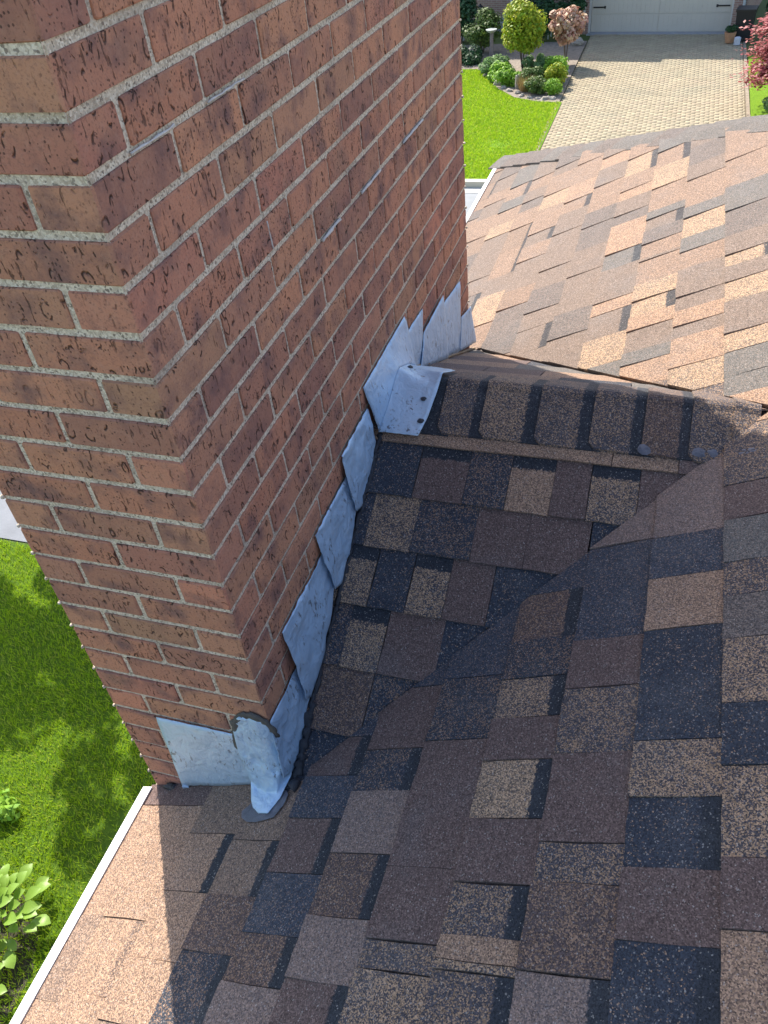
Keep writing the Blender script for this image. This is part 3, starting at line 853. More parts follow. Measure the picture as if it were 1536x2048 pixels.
# ================================================================ GROUND
def quad(name, pts, z, mat, parent=None):
    return mesh_obj(name, [(x, y, z) for x, y in pts], [tuple(range(len(pts)))], mat, parent)
def grass_mat(name, a, b, c):
    t = NT(name); p = t.pos()
    n1 = t.noise(p, .9, 4); n2 = t.noise(p, 14, 5, .7)
    k = t.mix(t.math('MULTIPLY', t.math('SUBTRACT', n1, .35), 2.5, clamp=True), a, b)
    k = t.mix(t.math('MULTIPLY', t.math('SUBTRACT', n2, .45), 3, clamp=True), k, c)
    t.col(k); t.rough(.8, 0, .2); t.bump(t.noise(p, 60, 4, .7), .05, 1.0)
    return t.m
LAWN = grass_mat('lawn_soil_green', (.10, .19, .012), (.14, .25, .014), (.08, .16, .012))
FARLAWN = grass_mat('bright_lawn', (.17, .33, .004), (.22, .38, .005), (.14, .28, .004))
def leaf_mat(name, cols, trans=.35, rough=.55):
    t = NT(name); g = t.n("NewGeometry")
    r = g.outputs["Random Per Island"]
    c = t.ramp(r, [(i / max(1, len(cols) - 1), cc) for i, cc in enumerate(cols)])
    t.col(c); t.rough(rough, 0, .3)
    tr = t.n("BsdfTranslucent"); t.l(c, tr.inputs[0])
    mx = t.n("MixShader"); mx.inputs[0].default_value = trans
    out = t.t.nodes["Material Output"]
    t.l(t.b.outputs[0], mx.inputs[1]); t.l(tr.outputs[0], mx.inputs[2]); t.l(mx.outputs[0], out.inputs[0])
    return t.m
BLADE = leaf_mat('grass_blade', [(.20, .36, .012), (.36, .54, .018), (.46, .60, .025), (.26, .42, .015), (.52, .54, .10)], .4)

struct(quad('ground', [(-400, -300), (400, -300), (400, 600), (-400, 600)], GZ - .012, simple('far_ground', (.09, .13, .03), .9, .3, .3)))
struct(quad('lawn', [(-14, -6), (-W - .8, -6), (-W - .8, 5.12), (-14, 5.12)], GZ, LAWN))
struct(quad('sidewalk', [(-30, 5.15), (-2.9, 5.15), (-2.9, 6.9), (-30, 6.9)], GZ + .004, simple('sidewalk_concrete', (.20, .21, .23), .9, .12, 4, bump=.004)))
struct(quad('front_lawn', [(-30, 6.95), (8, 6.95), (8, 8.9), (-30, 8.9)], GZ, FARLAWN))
m = MB(); m.box(-40, 40, 8.9, 9.05, GZ - .15, GZ + .03)
struct(m.build('near_kerb', CONC))
struct(quad('road', [(-60, 9.05), (60, 9.05), (60, 17.85), (-60, 17.85)], GZ - .008, ASPH))
m = MB(); m.box(-60, -2.55, 18.12, 18.30, GZ - .1, GZ + .13)
struct(m.build('kerb', simple('kerb_concrete', (.52, .47, .36), .9, .1, 3, bump=.004)))
struct(quad('gutter', [(-60, 17.78), (-2.5, 17.78), (-2.5, 18.12), (-60, 18.12)], GZ, CONC))
struct(quad('neighbour_lawn', [(-20, 18.3), (-2.60, 18.3), (-2.62, 24.55), (-3.34, 24.73), (-4.07, 25.15), (-4.71, 26.06), (-5.73, 28.28), (-6.6, 28.6), (-20, 29)], GZ + .05, FARLAWN))
struct(quad('side_lawn', [(2.34, 18.3), (12, 18.3), (12, 29), (2.40, 29)], GZ + .05, FARLAWN))
struct(quad('planting_bed', [(-2.72, 24.5), (-2.74, 31.6), (-14, 31.6), (-14, 28.6), (-5.8, 28.3), (-4.75, 26.0), (-4.07, 25.05), (-3.34, 24.62)], GZ + .06, simple('bark_soil', (.24, .20, .16), .95, .3, 9, bump=.01)))

# driveway: bed plus rows of pavers
drive = struct(quad('driveway', [(-2.62, 17.8), (2.34, 17.8), (2.36, 33.6), (-2.75, 33.6)], GZ + .008, simple('paver_joint_sand', (.22, .185, .13), .95, .2, 12)))
def paver_mat():
    t = NT('tan_paver'); r = t.n("NewGeometry").outputs["Random Per Island"]; p = t.pos()
    c = t.ramp(r, [(0, (.32, .265, .18)), (.5, (.40, .34, .23)), (1, (.35, .285, .20))])
    c = t.mix(t.math('MULTIPLY', t.math('SUBTRACT', t.noise(p, .8, 4), .5), 2.2, clamp=True), c, (.27, .25, .18))
    t.col(c); t.rough(.9, 0, .2); return t.m
V, Fq = [], []
rnd = np.random.default_rng(5)
row = 0; y = 18.0; pl, pw, g_ = .235, .118, .010
while y < 32.9:
    x = -2.62 - (.0 if row % 2 else pl / 2) ; xl = -2.60 - .012 * (y - 18); xr = 2.26
    while x < xr:
        x0 = max(x, xl); x1 = min(x + pl - g_, xr)
        if x1 - x0 > .05:
            z = GZ + .030 + rnd.uniform(-.003, .003); b = len(V); c_ = .008
            V += [(x0, y, z - .03), (x1, y, z - .03), (x1, y + pw - g_, z - .03), (x0, y + pw - g_, z - .03),
                  (x0 + c_, y + c_, z), (x1 - c_, y + c_, z), (x1 - c_, y + pw - g_ - c_, z), (x0 + c_, y + pw - g_ - c_, z)]
            Fq += [(b + 4, b + 5, b + 6, b + 7), (b, b + 1, b + 5, b + 4), (b + 1, b + 2, b + 6, b + 5), (b + 2, b + 3, b + 7, b + 6), (b + 3, b, b + 4, b + 7)]
        x += pl
    y += pw; row += 1
PAV = paver_mat()
stuff(np_mesh('paving_stone', V, Fq, PAV, drive))
m = MB()
y = 18.0
while y < 31.5:
    m.box(-2.70 - .012 * (y - 18), -2.615 - .012 * (y - 18), y, y + .22, GZ, GZ + .055, .004); m.box(2.275, 2.36, y, y + .22, GZ, GZ + .045, .004); y += .23
stuff(m.build('edging_stone', simple('edging_stone', (.27, .22, .16), .9, .2, 8), drive))

# near lawn: real blades
rng = np.random.default_rng(2)
N = 150000
bx = rng.uniform(-8.2, -1.6, N); by = rng.uniform(-2.2, 5.1, N)
# a worn patch
keep = rng.random(N) > .75 * np.exp(-(((bx + 3.55) / .28) ** 2 + ((by - 1.75) / .45) ** 2))
bx, by = bx[keep], by[keep]; N = len(bx)
ang = rng.uniform(0, 2 * np.pi, N); hgt = rng.uniform(.035, .075, N); wd = rng.uniform(.003, .006, N)
lean = rng.uniform(.2, .9, N) * hgt; la = ang + rng.uniform(-1, 1, N) + np.sin(bx * 3) * 1.2
z0 = np.full(N, GZ)
P0 = np.stack([bx - np.cos(ang) * wd, by - np.sin(ang) * wd, z0], 1)
P1 = np.stack([bx + np.cos(ang) * wd, by + np.sin(ang) * wd, z0], 1)
P2 = np.stack([bx + np.cos(la) * lean, by + np.sin(la) * lean, z0 + hgt], 1)
V = np.stack([P0, P1, P2], 1).reshape(-1, 3); Fq = np.arange(3 * N).reshape(-1, 3)
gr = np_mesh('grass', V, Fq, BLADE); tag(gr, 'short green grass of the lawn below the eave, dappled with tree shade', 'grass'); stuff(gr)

# the neighbour's lawn: tufts
rng = np.random.default_rng(9); N = 90000
bx = rng.uniform(-8.5, -2.66, N); by = rng.uniform(18.32, 28.6, N)
edge = np.interp(bx, [-8.5, -5.8, -4.75, -4.07, -3.34, -2.66], [28.5, 28.2, 25.95, 25.0, 24.6, 24.5])
keep = (by < edge) & (rng.random(N) > .8 * np.exp(-(((bx + 3.75) / .35) ** 2 + ((by - 20.9) / .5) ** 2)))
bx, by = bx[keep], by[keep]; N = len(bx); ang = rng.uniform(0, 6.28, N); hgt = rng.uniform(.03, .07, N); wd = rng.uniform(.008, .016, N)
la = rng.uniform(0, 6.28, N); z0 = np.full(N, GZ + .05)
V = np.stack([np.stack([bx - np.cos(ang) * wd, by - np.sin(ang) * wd, z0], 1), np.stack([bx + np.cos(ang) * wd, by + np.sin(ang) * wd, z0], 1), np.stack([bx + np.cos(la) * hgt * .6, by + np.sin(la) * hgt * .6, z0 + hgt], 1)], 1).reshape(-1, 3)
gr = np_mesh('grass', V, np.arange(3 * N).reshape(-1, 3), BLADE); tag(gr, 'bright sunlit grass of the lawn across the street beside the driveway', 'grass'); stuff(gr)

# ================================================================ PLANTS
def leaves(n, shape, size, seed, up=.3, aspect=1.6, out_bias=.6):
    """leaf cards spread through a crown; shape(rng, n) gives centres and outward normals"""
    r = np.random.default_rng(seed)
    C_, Nn = shape(r, n)
    d = r.normal(size=(len(C_), 3)); d /= np.linalg.norm(d, axis=1)[:, None]
    nn = Nn * out_bias + d * (1 - out_bias) + np.array([0, 0, up]); nn /= np.linalg.norm(nn, axis=1)[:, None]
    t = np.cross(nn, r.normal(size=(len(C_), 3))); t /= np.linalg.norm(t, axis=1)[:, None]
    b = np.cross(nn, t)
    s = (size * r.uniform(.6, 1.3, len(C_)))[:, None]
    V = np.stack([C_ - t * s * aspect * .5, C_ + b * s * .5 + nn * s * .1, C_ + t * s * aspect * .5, C_ - b * s * .5 + nn * s * .1], 1).reshape(-1, 3)
    return V, np.arange(len(V)).reshape(-1, 4)
def crown_shape(c, r, clumps, cr, shell=.75, seed=1, flat=0):
    rr = np.random.default_rng(seed)
    th = rr.normal(size=(clumps, 3)); th /= np.linalg.norm(th, axis=1)[:, None]
    th[:, 2] = np.abs(th[:, 2]) * (1 - flat) + th[:, 2] * flat if flat < 1 else th[:, 2]
    cc = np.array(c) + th * np.array(r) * rr.uniform(shell * .7, 1, clumps)[:, None]
    def f(g, n):
        i = g.integers(0, clumps, n); d = g.normal(size=(n, 3)); d /= np.linalg.norm(d, axis=1)[:, None]
        rad = cr * (.65 + .7 * ((i * 7919) % 97) / 97) * g.uniform(.45, 1.0, n) ** .6
        P = cc[i] + d * rad[:, None] * np.array([1, 1, .8])
        return P, d
    return f
def bush(name, label, cat, loc, r, zc, mat, n, size, clumps=26, cr=.3, trunk=.25, seed=1, flat=1, group=None, up=.3):
    e = thing(name, label, cat, (loc[0], loc[1], GZ + .05), 0, group)
    V, Fq = leaves(n, crown_shape((0, 0, zc), r, clumps, cr, seed=seed, flat=flat), size, seed, up)
    np_mesh('crown', V, Fq, mat, e)
    m = MB(); rn = random.Random(seed)
    for k in range(4):
        a = rn.uniform(0, 6.28); m.tube([(0, 0, -.05), (math.cos(a) * .1, math.sin(a) * .1, zc * .5), (math.cos(a) * r[0] * .5, math.sin(a) * r[1] * .5, zc)], [.04 * trunk * 4, .03 * trunk * 4, .01], 6)
    m.build('trunk', BARK, e)
    return e
BARK = simple('grey_brown_bark', (.13, .10, .075), .95, .3, 12, bump=.01)
YG = leaf_mat('yellow_green_leaf', [(.24, .34, .02), (.44, .46, .03), (.16, .30, .02), (.52, .46, .04)])
DG = leaf_mat('dark_green_leaf', [(.02, .06, .025), (.03, .085, .03), (.045, .10, .035)], .2)
OG = leaf_mat('olive_green_leaf', [(.08, .14, .03), (.13, .19, .035), (.055, .11, .03)], .25)
RU = leaf_mat('cream_and_rust_leaf', [(.58, .30, .24), (.66, .50, .32), (.50, .24, .19), (.60, .46, .30)], .25)
BG = leaf_mat('bright_green_leaf', [(.18, .36, .03), (.28, .46, .04), (.12, .28, .03)])
LG = leaf_mat('pale_green_leaf', [(.16, .28, .10), (.22, .34, .12), (.12, .22, .08)])
PK = leaf_mat('red_pink_leaf', [(.40, .10, .11), (.50, .18, .18), (.32, .07, .08), (.46, .22, .20)], .4)
BZ = leaf_mat('bronze_grass_blade', [(.36, .21, .11), (.28, .25, .08), (.42, .26, .15)], .3)

bush('clipped_shrub', 'tall rounded yellow-green shrub in the middle of the neighbour\'s flower bed', 'shrub', (-4.30, 27.7), (.52, .52, .66), 1.28, YG, 14000, .055, 70, .27, .12, 3)
bush('round_shrub', 'dark olive rounded shrub in the shade left of the tall yellow-green shrub', 'shrub', (-6.15, 30.3), (.52, .5, .50), .78, OG, 4500, .055, 26, .28, .2, 12)
bush('evergreen_shrub', 'dark evergreen shrub against the neighbour\'s wall at the far left', 'shrub', (-7.3, 31.9), (.75, .5, .6), .8, DG, 3500, .07, 20, .35, .2, 14)
bush('evergreen_shrub', 'dark evergreen shrub right of the dark front door steps', 'shrub', (-4.35, 31.9), (.45, .45, .55), .75, DG, 3000, .07, 18, .3, .2, 15)
bush('evergreen_shrub', 'dark climbing greenery beside the brick pier left of the garage door', 'shrub', (-3.45, 32.3), (.35, .28, .95), 1.1, DG, 3200, .07, 22, .24, .2, 16)
bush('ground_shrub', 'low blue-green shrub mass in shade beside the front steps', 'shrub', (-6.6, 29.2), (.8, .5, .2), .22, DG, 2600, .06, 22, .2, .1, 17)
bush('rust_shrub', 'cream and rust leaved shrub on a bare stem at the driveway edge', 'shrub', (-3.08, 28.55), (.50, .46, .50), 1.15, RU, 2600, .09, 34, .20, .12, 18)
for i, (x, y, rx, rz, mt, lab, n, sz) in enumerate([
    (-5.25, 27.75, .42, .15, LG, 'pale green low plant at the left tip of the flower bed', 1300, .06),
    (-4.85, 26.95, .32, .16, BG, 'bright green low plant left below the tall yellow-green shrub', 1500, .055),
    (-4.45, 26.35, .34, .15, BG, 'bright yellow-green leafy plant behind the left bed stones', 1500, .055),
    (-3.75, 27.75, .55, .16, LG, 'pale green ground plant to the right of the tall shrub foot', 1800, .055),
    (-3.15, 26.9, .28, .24, BG, 'fresh green plant next to the driveway below the rust shrub', 1500, .05),
    (-3.02, 26.1, .24, .22, YG, 'yellow-green plant at the driveway edge of the bed', 1300, .05),
    (-3.45, 25.35, .24, .16, OG, 'small round grey-green plant at the front corner of the bed', 1400, .04),
    (-3.00, 25.25, .17, .14, BG, 'small lime plant squeezed between front bed corner and driveway', 800, .04),
    (-3.75, 26.1, .30, .2, OG, 'mid green tufted plant behind the bronze grass clump', 1300, .05)]):
    bush('bed_plant', lab, 'plant', (x, y), (rx * 1.3, rx * 1.1, rz * 1.25), rz * 1.2 + .06, mt, int(n * 1.7), sz, 22, .15, .05, 30 + i, group='plants in the flower bed')
# bronze grass clump
e = thing('bronze_grass', 'bronze and green ornamental grass clump in front of the bed stones', 'ornamental grass', (-3.88, 25.72, GZ + .05))
V = []; Fq = []; rn = random.Random(4)
for i in range(500):
    a = rn.uniform(0, 6.28); r0 = rn.uniform(0, .16); r1 = r0 + rn.uniform(.1, .28); h_ = rn.uniform(.3, .5)
    b = len(V); c_, s_ = math.cos(a), math.sin(a)
    V += [(c_ * r0 - s_ * .007, s_ * r0 + c_ * .007, 0), (c_ * r0 + s_ * .007, s_ * r0 - c_ * .007, 0), (c_ * r1, s_ * r1, h_)]; Fq.append((b, b + 1, b + 2))
np_mesh('blade', V, Fq, BZ, e).__setitem__('kind', 'stuff')
# edging rocks of the bed
ROCK = simple('pale_bed_rock', (.36, .32, .27), .95, .3, 6, bump=.02)
rk = [(-5.75, 28.1), (-5.45, 27.5), (-5.1, 26.9), (-4.85, 26.4), (-4.6, 26.05), (-4.35, 25.7), (-4.1, 25.4), (-3.85, 25.2), (-3.6, 25.0), (-3.35, 24.9), (-3.1, 24.82), (-2.88, 24.8), (-2.86, 25.6), (-2.88, 26.6), (-2.9, 27.7), (-4.2, 26.0)]
where = ['at the left tip of the bed', 'second from the left tip of the bed', 'third from the left tip, by the pale plant', 'below the bright green plants', 'left of the upright grey stone', 'just left below the upright grey stone', 'at the middle of the front bed edge', 'below the left side of the bronze grass', 'below the right side of the bronze grass', 'below the small round plant', 'right below the small round plant', 'at the corner where bed, lawn and driveway meet', 'by the driveway beside the lime plant', 'by the driveway beside the yellow-green plant', 'by the driveway under the rust shrub', 'tall and upright in front of the bronze grass']
for i, (x, y) in enumerate(rk):
    s_ = random.uniform(.07, .15); m = MB()
    m.blob((0, 0, s_ * .15), (s_ * random.uniform(1.0, 1.5), s_ * random.uniform(.7, 1), s_ * random.uniform(.45, .7)) if i < 15 else (.11, .09, .33), 7, 5, .28)
    o = m.build('bed_stone', ROCK); o.location = (x + random.uniform(-.05, .05), y + random.uniform(-.07, .07), GZ + .06); o.rotation_euler = (0, 0, random.uniform(0, 3)); tag(o, 'pale rough edging stone ' + where[i], 'stone', 'stones edging the flower bed')
# weathered post with a bird bath bowl
e = thing('bird_bath', 'weathered stone bird bath on a post in front of the dark rounded shrub', 'bird bath', (-5.72, 29.7, GZ + .05))
m = MB(); m.tube([(0, 0, 0), (0, 0, .3), (.01, 0, .75)], [.09, .06, .06], 10); m.build('pedestal', simple('weathered_stone', (.24, .2, .19), .9, .25, 9), e)
m = MB(); m.tube([(0, 0, .74), (0, 0, .80), (0, 0, .86), (0, 0, .87)], [.05, .15, .19, .15], 14); m.build('bowl', simple('pale_lichen_stone', (.34, .36, .34), .9, .25, 9), e)

# red maple at the right edge
e = thing('red_maple', 'small red-pink leaved maple at the right edge beside the driveway', 'tree', (3.22, 23.9, GZ - .1))
m = MB(); m.tube([(0, 0, -.1), (.05, .0, .7), (0, .05, 1.3)], [.07, .05, .035], 8)
m.build('trunk', BARK, e)
m = MB(); rn = random.Random(2); tips = []
for k in range(16):
    a = 6.28 * k / 16 + rn.uniform(-.2, .2); h_ = rn.uniform(.8, 2.1); rr = 1.15 * (1 - (h_ / 2.5) ** 2 * .55) * rn.uniform(.8, 1.05)
    P = (math.cos(a) * rr, math.sin(a) * rr, h_); m.tube([(0, 0, .6 + .35 * h_ * .6), (P[0] * .5, P[1] * .5, h_ * .95), P], [.025, .015, .006], 5); tips.append(P); tips.append((P[0] * .6, P[1] * .6, h_ + .1))
m.build('branch', BARK, e)
tp = np.array(tips)
def tier(g, n):
    i = g.integers(0, len(tp), n); d = g.normal(size=(n, 3)) * np.array([.24, .24, .08]); return tp[i] + d, np.tile([0, 0, 1.0], (n, 1))
V, Fq = leaves(9000, tier, .07, 6, .6, 1.8, .5); np_mesh('crown', V, Fq, PK, e)
bush('pale_shrub', 'pale green low shrub under the red maple', 'shrub', (3.10, 22.9), (.45, .45, .22), .3, LG, 2000, .06, 18, .2, .1, 50)

# hostas by the near wall: individual big leaves
HO = leaf_mat('hosta_leaf', [(.17, .30, .04), (.24, .38, .06), (.20, .33, .05)], .35, .4)
def hosta_leaf_mesh():
    V = []; Fc = []; n = 5
    prof = [0, .55, .9, 1, .72, 0]
    for i in range(n + 1):
        t = i / n; y_ = t; z_ = math.sin(t * 2.2) * .30; w_ = prof[i] * .30
        V += [(-w_, y_, z_ + .07 * prof[i]), (0, y_, z_), (w_, y_, z_ + .07 * prof[i])]
    for i in range(n):
        for k in (0, 1): a = i * 3 + k; Fc.append((a, a + 1, a + 4, a + 3))
    me = bpy.data.meshes.new('hosta_leaf'); me.from_pydata(V, [], Fc); me.materials.append(HO)
    me.polygons.foreach_set("use_smooth", [True] * len(me.polygons)); return me
hl = hosta_leaf_mesh()
for hx, hy, lab, nL, sc_ in ((-4.12, .80, 'large lime green hosta clump at the lower left on the lawn edge', 80, 1.0), (-4.42, .34, 'hosta clump cut by the left picture edge, behind the large one', 70, .95), (-4.08, .22, 'hosta clump lowest in the left corner beside dark soil', 60, .9)):
    e = thing('hosta', lab, 'plant', (hx, hy, GZ + .01)); rn = random.Random(int(abs(hx) * 100))
    for i in range(nL):
        t = i / nL; a = i * 2.4 + rn.uniform(-.3, .3); o = bpy.data.objects.new('leaf', hl); col.objects.link(o); o.parent = e
        rr = .05 + .30 * t; o.location = (math.cos(a) * rr, math.sin(a) * rr, .34 - .24 * t + rn.uniform(-.02, .02))
        o.rotation_euler = (rn.uniform(-.1, .25) + .5 * (1 - t) - .25, rn.uniform(-.3, .3), a - math.pi / 2)
        s_ = rn.uniform(.13, .20) * sc_; o.scale = (s_, s_, s_)
struct(quad('soil_strip', [(-3.86, -3), (-3.45, -3), (-3.60, .55), (-3.80, .95), (-4.6, 1.3), (-6, 1.2), (-6, -3)], GZ + .005, simple('dark_bed_soil', (.05, .045, .03), .95, .3, 20, bump=.01)))
bush('bed_plant', 'small low leafy plant on the lawn above the hostas', 'plant', (-4.72, 1.72), (.13, .12, .05), .06, BG, 260, .05, 10, .08, .05, 61, group='plants in the flower bed')

# the tree that shades the near lawn (outside the picture, behind and left of the chimney)
e = thing('shade_tree', 'leafy tree left of the chimney that dapples the lawn with shade', 'tree', (-7.75, 8.0, GZ))
V, Fq = leaves(5200, crown_shape((.9, -.6, 4.4), (2.6, 2.6, 1.1), 62, .36, seed=21, flat=1, shell=.3), .17, 22, .3)
TL = leaf_mat('tree_leaf', [(.05, .10, .02), (.08, .14, .03)]); np_mesh('crown', V, Fq, TL, e)
m = MB(); m.tube([(0, 0, -.2), (.1, -.05, 2), (.5, -.3, 3.6), (.9, -.6, 5)], [.18, .14, .10, .04], 9)
for k in range(7):
    a = k * .9; m.tube([(.4, -.25, 3.0), (.9 + math.cos(a) * .9, -.6 + math.sin(a) * .9, 4.1), (.9 + math.cos(a) * 1.6, -.6 + math.sin(a) * 1.6, 4.7)], [.06, .04, .015], 6)
m.build('trunk', BARK, e)

# ================================================================ NEIGHBOUR'S HOUSE
RZ = R(-8.5)
nh = thing('neighbour_house', 'brick house across the street with a wide beige garage door', 'house', (-.50, 32.55, GZ), RZ)
def fbrick():
    t = NT('far_pinkish_brick'); tc = t.n("TexCoord").outputs["Object"]
    mp = t.n("Mapping"); mp.inputs["Rotation"].default_value = (math.pi / 2, 0, 0); t.l(tc, mp.inputs[0])
    b = t.n("TexBrick"); t.l(mp.outputs[0], b.inputs["Vector"]); b.inputs["Scale"].default_value = 1
    b.inputs["Brick Width"].default_value = .21; b.inputs["Row Height"].default_value = .067; b.inputs["Mortar Size"].default_value = .007
    b.inputs["Color1"].default_value = (.34, .21, .17, 1); b.inputs["Color2"].default_value = (.27, .16, .13, 1); b.inputs["Mortar"].default_value = (.42, .36, .31, 1)
    t.col(b.outputs[0]); t.rough(.9, 0, .2); return t.m
FB = fbrick(); BEIGE = simple('beige_garage_paint', (.52, .48, .41), .5, .04, 2); IRON = simple('black_iron', (.015, .015, .018), .5, .1, 9)
TRIM = simple('cream_trim', (.55, .53, .49), .6, .05, 4); GLASS = simple('dark_front_glass', (.006, .012, .03), .25, .2, 2, spec=.25)
ROOF2 = simple('far_grey_shingles', (.12, .10, .09), .9, .25, 9)
def wall(x0, x1, y0, y1, z1, name='wall'): return MB().box(x0, x1, y0, y1, -.1, z1).build(name, FB, nh)
# garage wing
wall(-2.85, -2.40, -.06, .30, 4.2); wall(2.40, 2.80, -.06, .30, 4.2)
MB().box(-2.40, 2.40, -.058, .30, 2.32, 4.2).build('wall', FB, nh)
MB().box(-2.85, -2.55, .30, 7, -.1, 4.2).build('wall', FB, nh); MB().box(2.50, 2.80, .30, 7, -.1, 4.2).build('wall', FB, nh)
gd = MB().box(-2.34, 2.34, .10, .14, .03, 2.26).build('garage_door', BEIGE, nh)
for i in range(4):
    z = .04 + i * .555
    for k in range(2):
        x0 = -2.33 + k * 2.335
        MB().box(x0, x0 + 2.325, .085, .098, z, z + .545).build('panel', BEIGE, gd)
        g = MB()
        for q in range(15): g.box(x0 + .03 + q * .152, x0 + .03 + q * .152 + .142, .079, .084, z + .03, z + .515)
        g.build('board', BEIGE, gd)
for sx in (-1, 1):
    for z in (.80, 1.90):
        m = MB(); m.box(min(sx * 2.28, sx * 1.90), max(sx * 2.28, sx * 1.90), .062, .076, z - .022, z + .022); m.box(min(sx * 1.90, sx * 1.84), max(sx * 1.90, sx * 1.84), .062, .076, z - .04, z + .04); m.build('hinge_strap', IRON, gd)
    m = MB(); x = sx * .065; m.box(x - .014, x + .014, .052, .066, 1.18, 1.46); m.box(x - .028, x + .028, .056, .076, 1.42, 1.48); m.box(x - .028, x + .028, .056, .076, 1.16, 1.21); m.build('handle', IRON, gd)
MB().box(-2.40, -2.345, -.03, .12, 0, 2.32).build('door_frame', TRIM, nh); MB().box(2.345, 2.40, -.03, .12, 0, 2.32).build('door_frame', TRIM, nh)
MB().box(-2.344, 2.344, -.03, .12, 2.265, 2.318).build('door_frame', TRIM, nh)
MB().box(-2.40, 2.40, -.25, .12, -.05, .035).build('threshold', simple('garage_apron_concrete', (.33, .33, .34), .9, .1, 3), nh)
m = MB().tube([(-2.55, -.12, .25), (-2.55, -.12, 4.0)], .04, 8).tube([(-2.55, -.12, .25), (-2.55, -.30, .12)], .04, 8); m.build('downspout', TRIM, nh)
m = MB().tube([(2.72, -.12, .2), (2.72, -.12, 4.0)], .045, 8); m.build('downspout', simple('grey_downspout', (.45, .47, .47), .5, .05, 4), nh)
# main mass set back to the left, with the dark entrance
wall(-9.5, -5.75, 1.5, 1.8, 4.85); wall(-4.25, -2.86, 1.5, 1.8, 4.85)
MB().box(-5.75, -4.25, 1.502, 1.8, 2.7, 4.85).build('wall', FB, nh)
MB().box(-9.5, -2.86, 1.8, 8, -.1, 4.84).build('wall', FB, nh)
fd = MB().box(-5.75, -4.25, 1.60, 1.66, .50, 2.7).build('front_door', GLASS, nh)
for x in (-5.70, -5.02, -4.32): MB().box(x - .03, x + .03, 1.57, 1.598, .50, 2.68).build('door_frame', IRON, fd)
MB().box(-5.83, -5.752, 1.42, 1.60, .0, 2.75).build('door_frame', TRIM, nh); MB().box(-4.248, -4.17, 1.42, 1.60, .0, 2.75).build('door_frame', TRIM, nh)
STEP = simple('grey_stone_step', (.36, .36, .39), .9, .12, 4)
for i in range(3): MB().box(-6.0 + .0, -4.1, 1.40 - .34 * (i + 1) - (0 if i else 0), 1.40 - .34 * i, -.1, .46 - .15 * i).build('step', STEP, nh)
MB().box(-6.0, -4.1, 1.401, 1.499, -.1, .50).build('step', simple('brick_step', (.30, .22, .2), .9, .3, 14), nh)
wn_ = MB().box(-9.0, -7.2, 1.46, 1.495, 1.0, 2.3).build('window', TRIM, nh); MB().box(-8.9, -7.3, 1.44, 1.455, 1.1, 2.2).build('pane', GLASS, wn_)
# eaves and roofs (they throw the shadow on the driveway)
MB().box(-3.05, 3.1, -.50, 7.4, 4.20, 4.38).build('eave', TRIM, nh)
V = [(-3.15, -.6, 4.38), (3.2, -.6, 4.38), (3.2, 7.5, 4.38), (-3.15, 7.5, 4.38), (0, 2.6, 5.9), (0, 5, 5.9)]
mesh_obj('roof', V, [(0, 1, 4), (1, 2, 5, 4), (2, 3, 5), (3, 0, 4, 5), (0, 3, 2, 1)], ROOF2, nh)
MB().box(-9.9, -2.42, -.50, 8.4, 4.851, 5.03).build('eave', TRIM, nh)
V = [(-10, -.55, 5.03), (-2.40, -.55, 5.03), (-2.40, 8.5, 5.03), (-10, 8.5, 5.03), (-6.3, 3.5, 6.9), (-6.1, 4.5, 6.9)]
mesh_obj('roof', V, [(0, 1, 4), (1, 2, 5, 4), (2, 3, 5), (3, 0, 4, 5), (0, 3, 2, 1)], ROOF2, nh)
for z_ in (2.9,):
    for x_ in (-1.4, 1.4):
        w_ = MB().box(x_ - .5, x_ + .5, -.10, -.061, z_, z_ + 1.0).build('window', TRIM, nh); MB().box(x_ - .44, x_ + .44, -.12, -.101, z_ + .06, z_ + .94).build('pane', GLASS, w_)

# front-yard things
def place(name, lab, cat, x, y): return thing(name, lab, cat, (x, y, GZ + .05), RZ)
e = place('garden_lantern', 'small yellowish garden lantern left of the dark front door', 'lantern', -6.75, 32.7)
MB().tube([(0, 0, 0), (0, 0, .75)], .03, 8).build('post', IRON, e); MB().box(-.07, .07, -.07, .07, .76, .98).build('lamp', simple('cream_lantern', (.6, .55, .35), .5), e); MB().tube([(0, 0, .981), (0, 0, 1.08)], [.12, .01], 8).build('roof', IRON, e)
e = place('planter_urn', 'pale bluish urn planter standing far left of the front door', 'planter', -7.45, 32.4)
MB().tube([(0, 0, 0), (0, 0, .1), (0, 0, .2), (0, 0, .55), (0, 0, .62), (0, 0, .6)], [.17, .12, .1, .25, .3, .24], 14).build('pot', simple('pale_blue_glaze', (.5, .56, .62), .3, .05, 4), e)
e = place('garden_chair', 'white and teal garden chair between the entrance shrubs and the brick pier', 'chair', -3.95, 32.2)
CH = simple('white_chair_paint', (.62, .68, .68), .4, .05, 4)
m = MB().box(-.24, .24, -.24, .2, .42, .46); m.build('seat', CH, e)
for sx in (-1, 1):
    for sy in (-1, 1): MB().tube([(sx * .2, sy * .18, 0), (sx * .2, sy * .18, .42)], .018, 6).build('leg', CH, e)
ob = MB().box(-.24, .24, .19, .23, .46, .98).build('backrest', CH, e)
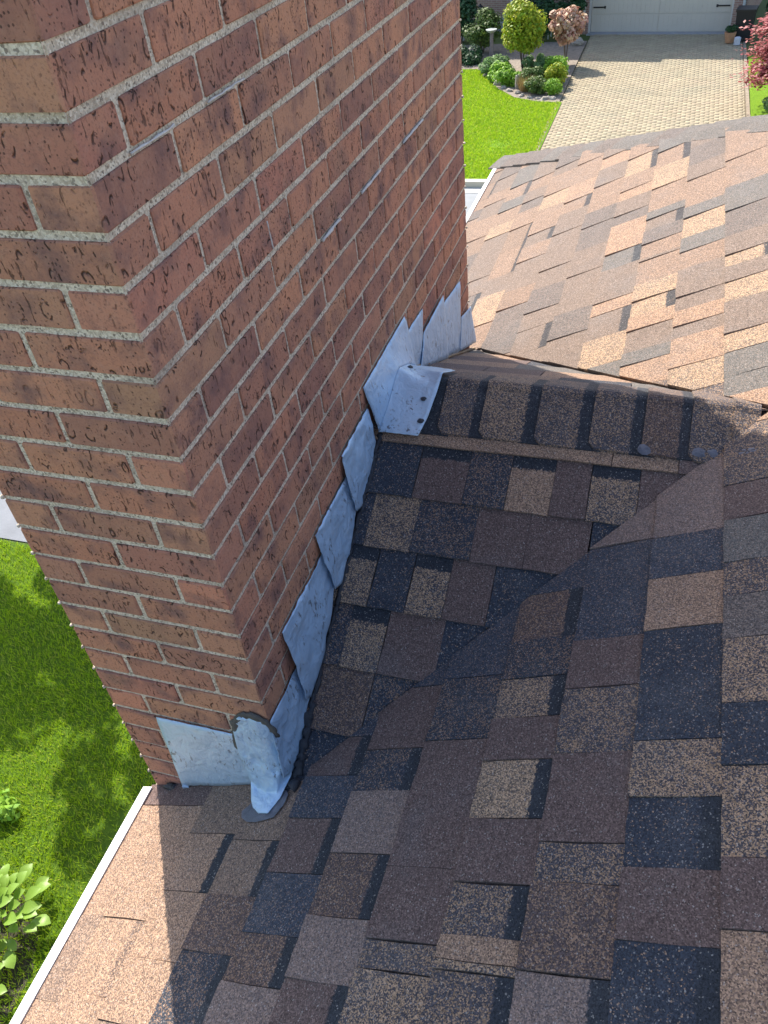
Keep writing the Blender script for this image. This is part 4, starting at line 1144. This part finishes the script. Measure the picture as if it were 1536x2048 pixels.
# by the right garage pier
e = place('garbage_bin', 'black lidded bin standing at the right corner of the garage', 'bin', 2.25, 31.05)
m = MB(); m.add([(-.22, -.22, 0), (.22, -.22, 0), (.22, .22, 0), (-.22, .22, 0), (-.28, -.28, .85), (.28, -.28, .85), (.28, .28, .85), (-.28, .28, .85)], [(0, 1, 5, 4), (1, 2, 6, 5), (2, 3, 7, 6), (3, 0, 4, 7), (3, 2, 1, 0)]); m.build('body', IRON, e)
MB().box(-.30, .30, -.31, .30, .851, .91).build('lid', IRON, e)
e = place('flower_pot', 'terracotta pot with a green plant in front of the black bin', 'flower pot', 1.85, 30.75)
MB().tube([(0, 0, 0), (0, 0, .26), (0, 0, .30)], [.12, .18, .19], 12).build('pot', simple('terracotta', (.45, .24, .13), .8), e)
V, Fq = leaves(300, crown_shape((0, 0, .42), (.12, .12, .1), 6, .1, seed=3, flat=1), .06, 2); np_mesh('foliage', V, Fq, DG, e)
e = place('watering_can', 'small white and dark watering can on the pavers beside the terracotta pot', 'watering can', 2.08, 30.45)
MB().tube([(0, 0, 0), (0, 0, .2), (0, 0, .22)], [.1, .1, .06], 10).build('body', simple('pale_plastic', (.5, .52, .58), .4), e)
MB().tube([(.08, 0, .06), (.2, 0, .22)], [.02, .012], 6).build('spout', IRON, e)
bush('columnar_cedar', 'dark green columnar cedar at the right corner of the neighbour\'s house', 'tree', (3.15, 31.6), (.28, .28, 1.3), 1.4, DG, 4500, .07, 40, .18, .2, 70)
stone = place('bed_stone', 'pale rock by the foot of the brick pier left of the garage', 'stone', -3.0, 31.0)
MB().blob((0, 0, .1), (.2, .16, .14), 8, 6, .2).build('rock', ROCK, stone)
# fence and hedge closing the yard to the right of the house
fe = thing('wood_fence', 'brown board fence right of the neighbour\'s house', 'fence', (3.6, 33.2, GZ))
FW = simple('brown_fence_board', (.20, .13, .09), .9, .3, 5)
for i in range(24): MB().box(i * .16, i * .16 + .148, random.uniform(-.004, .004), .02, 0, 1.8 + random.uniform(-.01, .01)).build('board', FW, fe)
MB().box(0, 3.84, .021, .06, .4, .49).build('rail', FW, fe); MB().box(0, 3.84, .021, .06, 1.4, 1.49).build('rail', FW, fe)

# wall of our own house under the eave
wall_o = MB().box(-W + .30, 2.4, -3.0, 4.1, GZ - .1, -.201).build('house_wall', simple('red_brick_wall_far', (.27, .13, .10), .9, .25, 20, bump=.004), house)
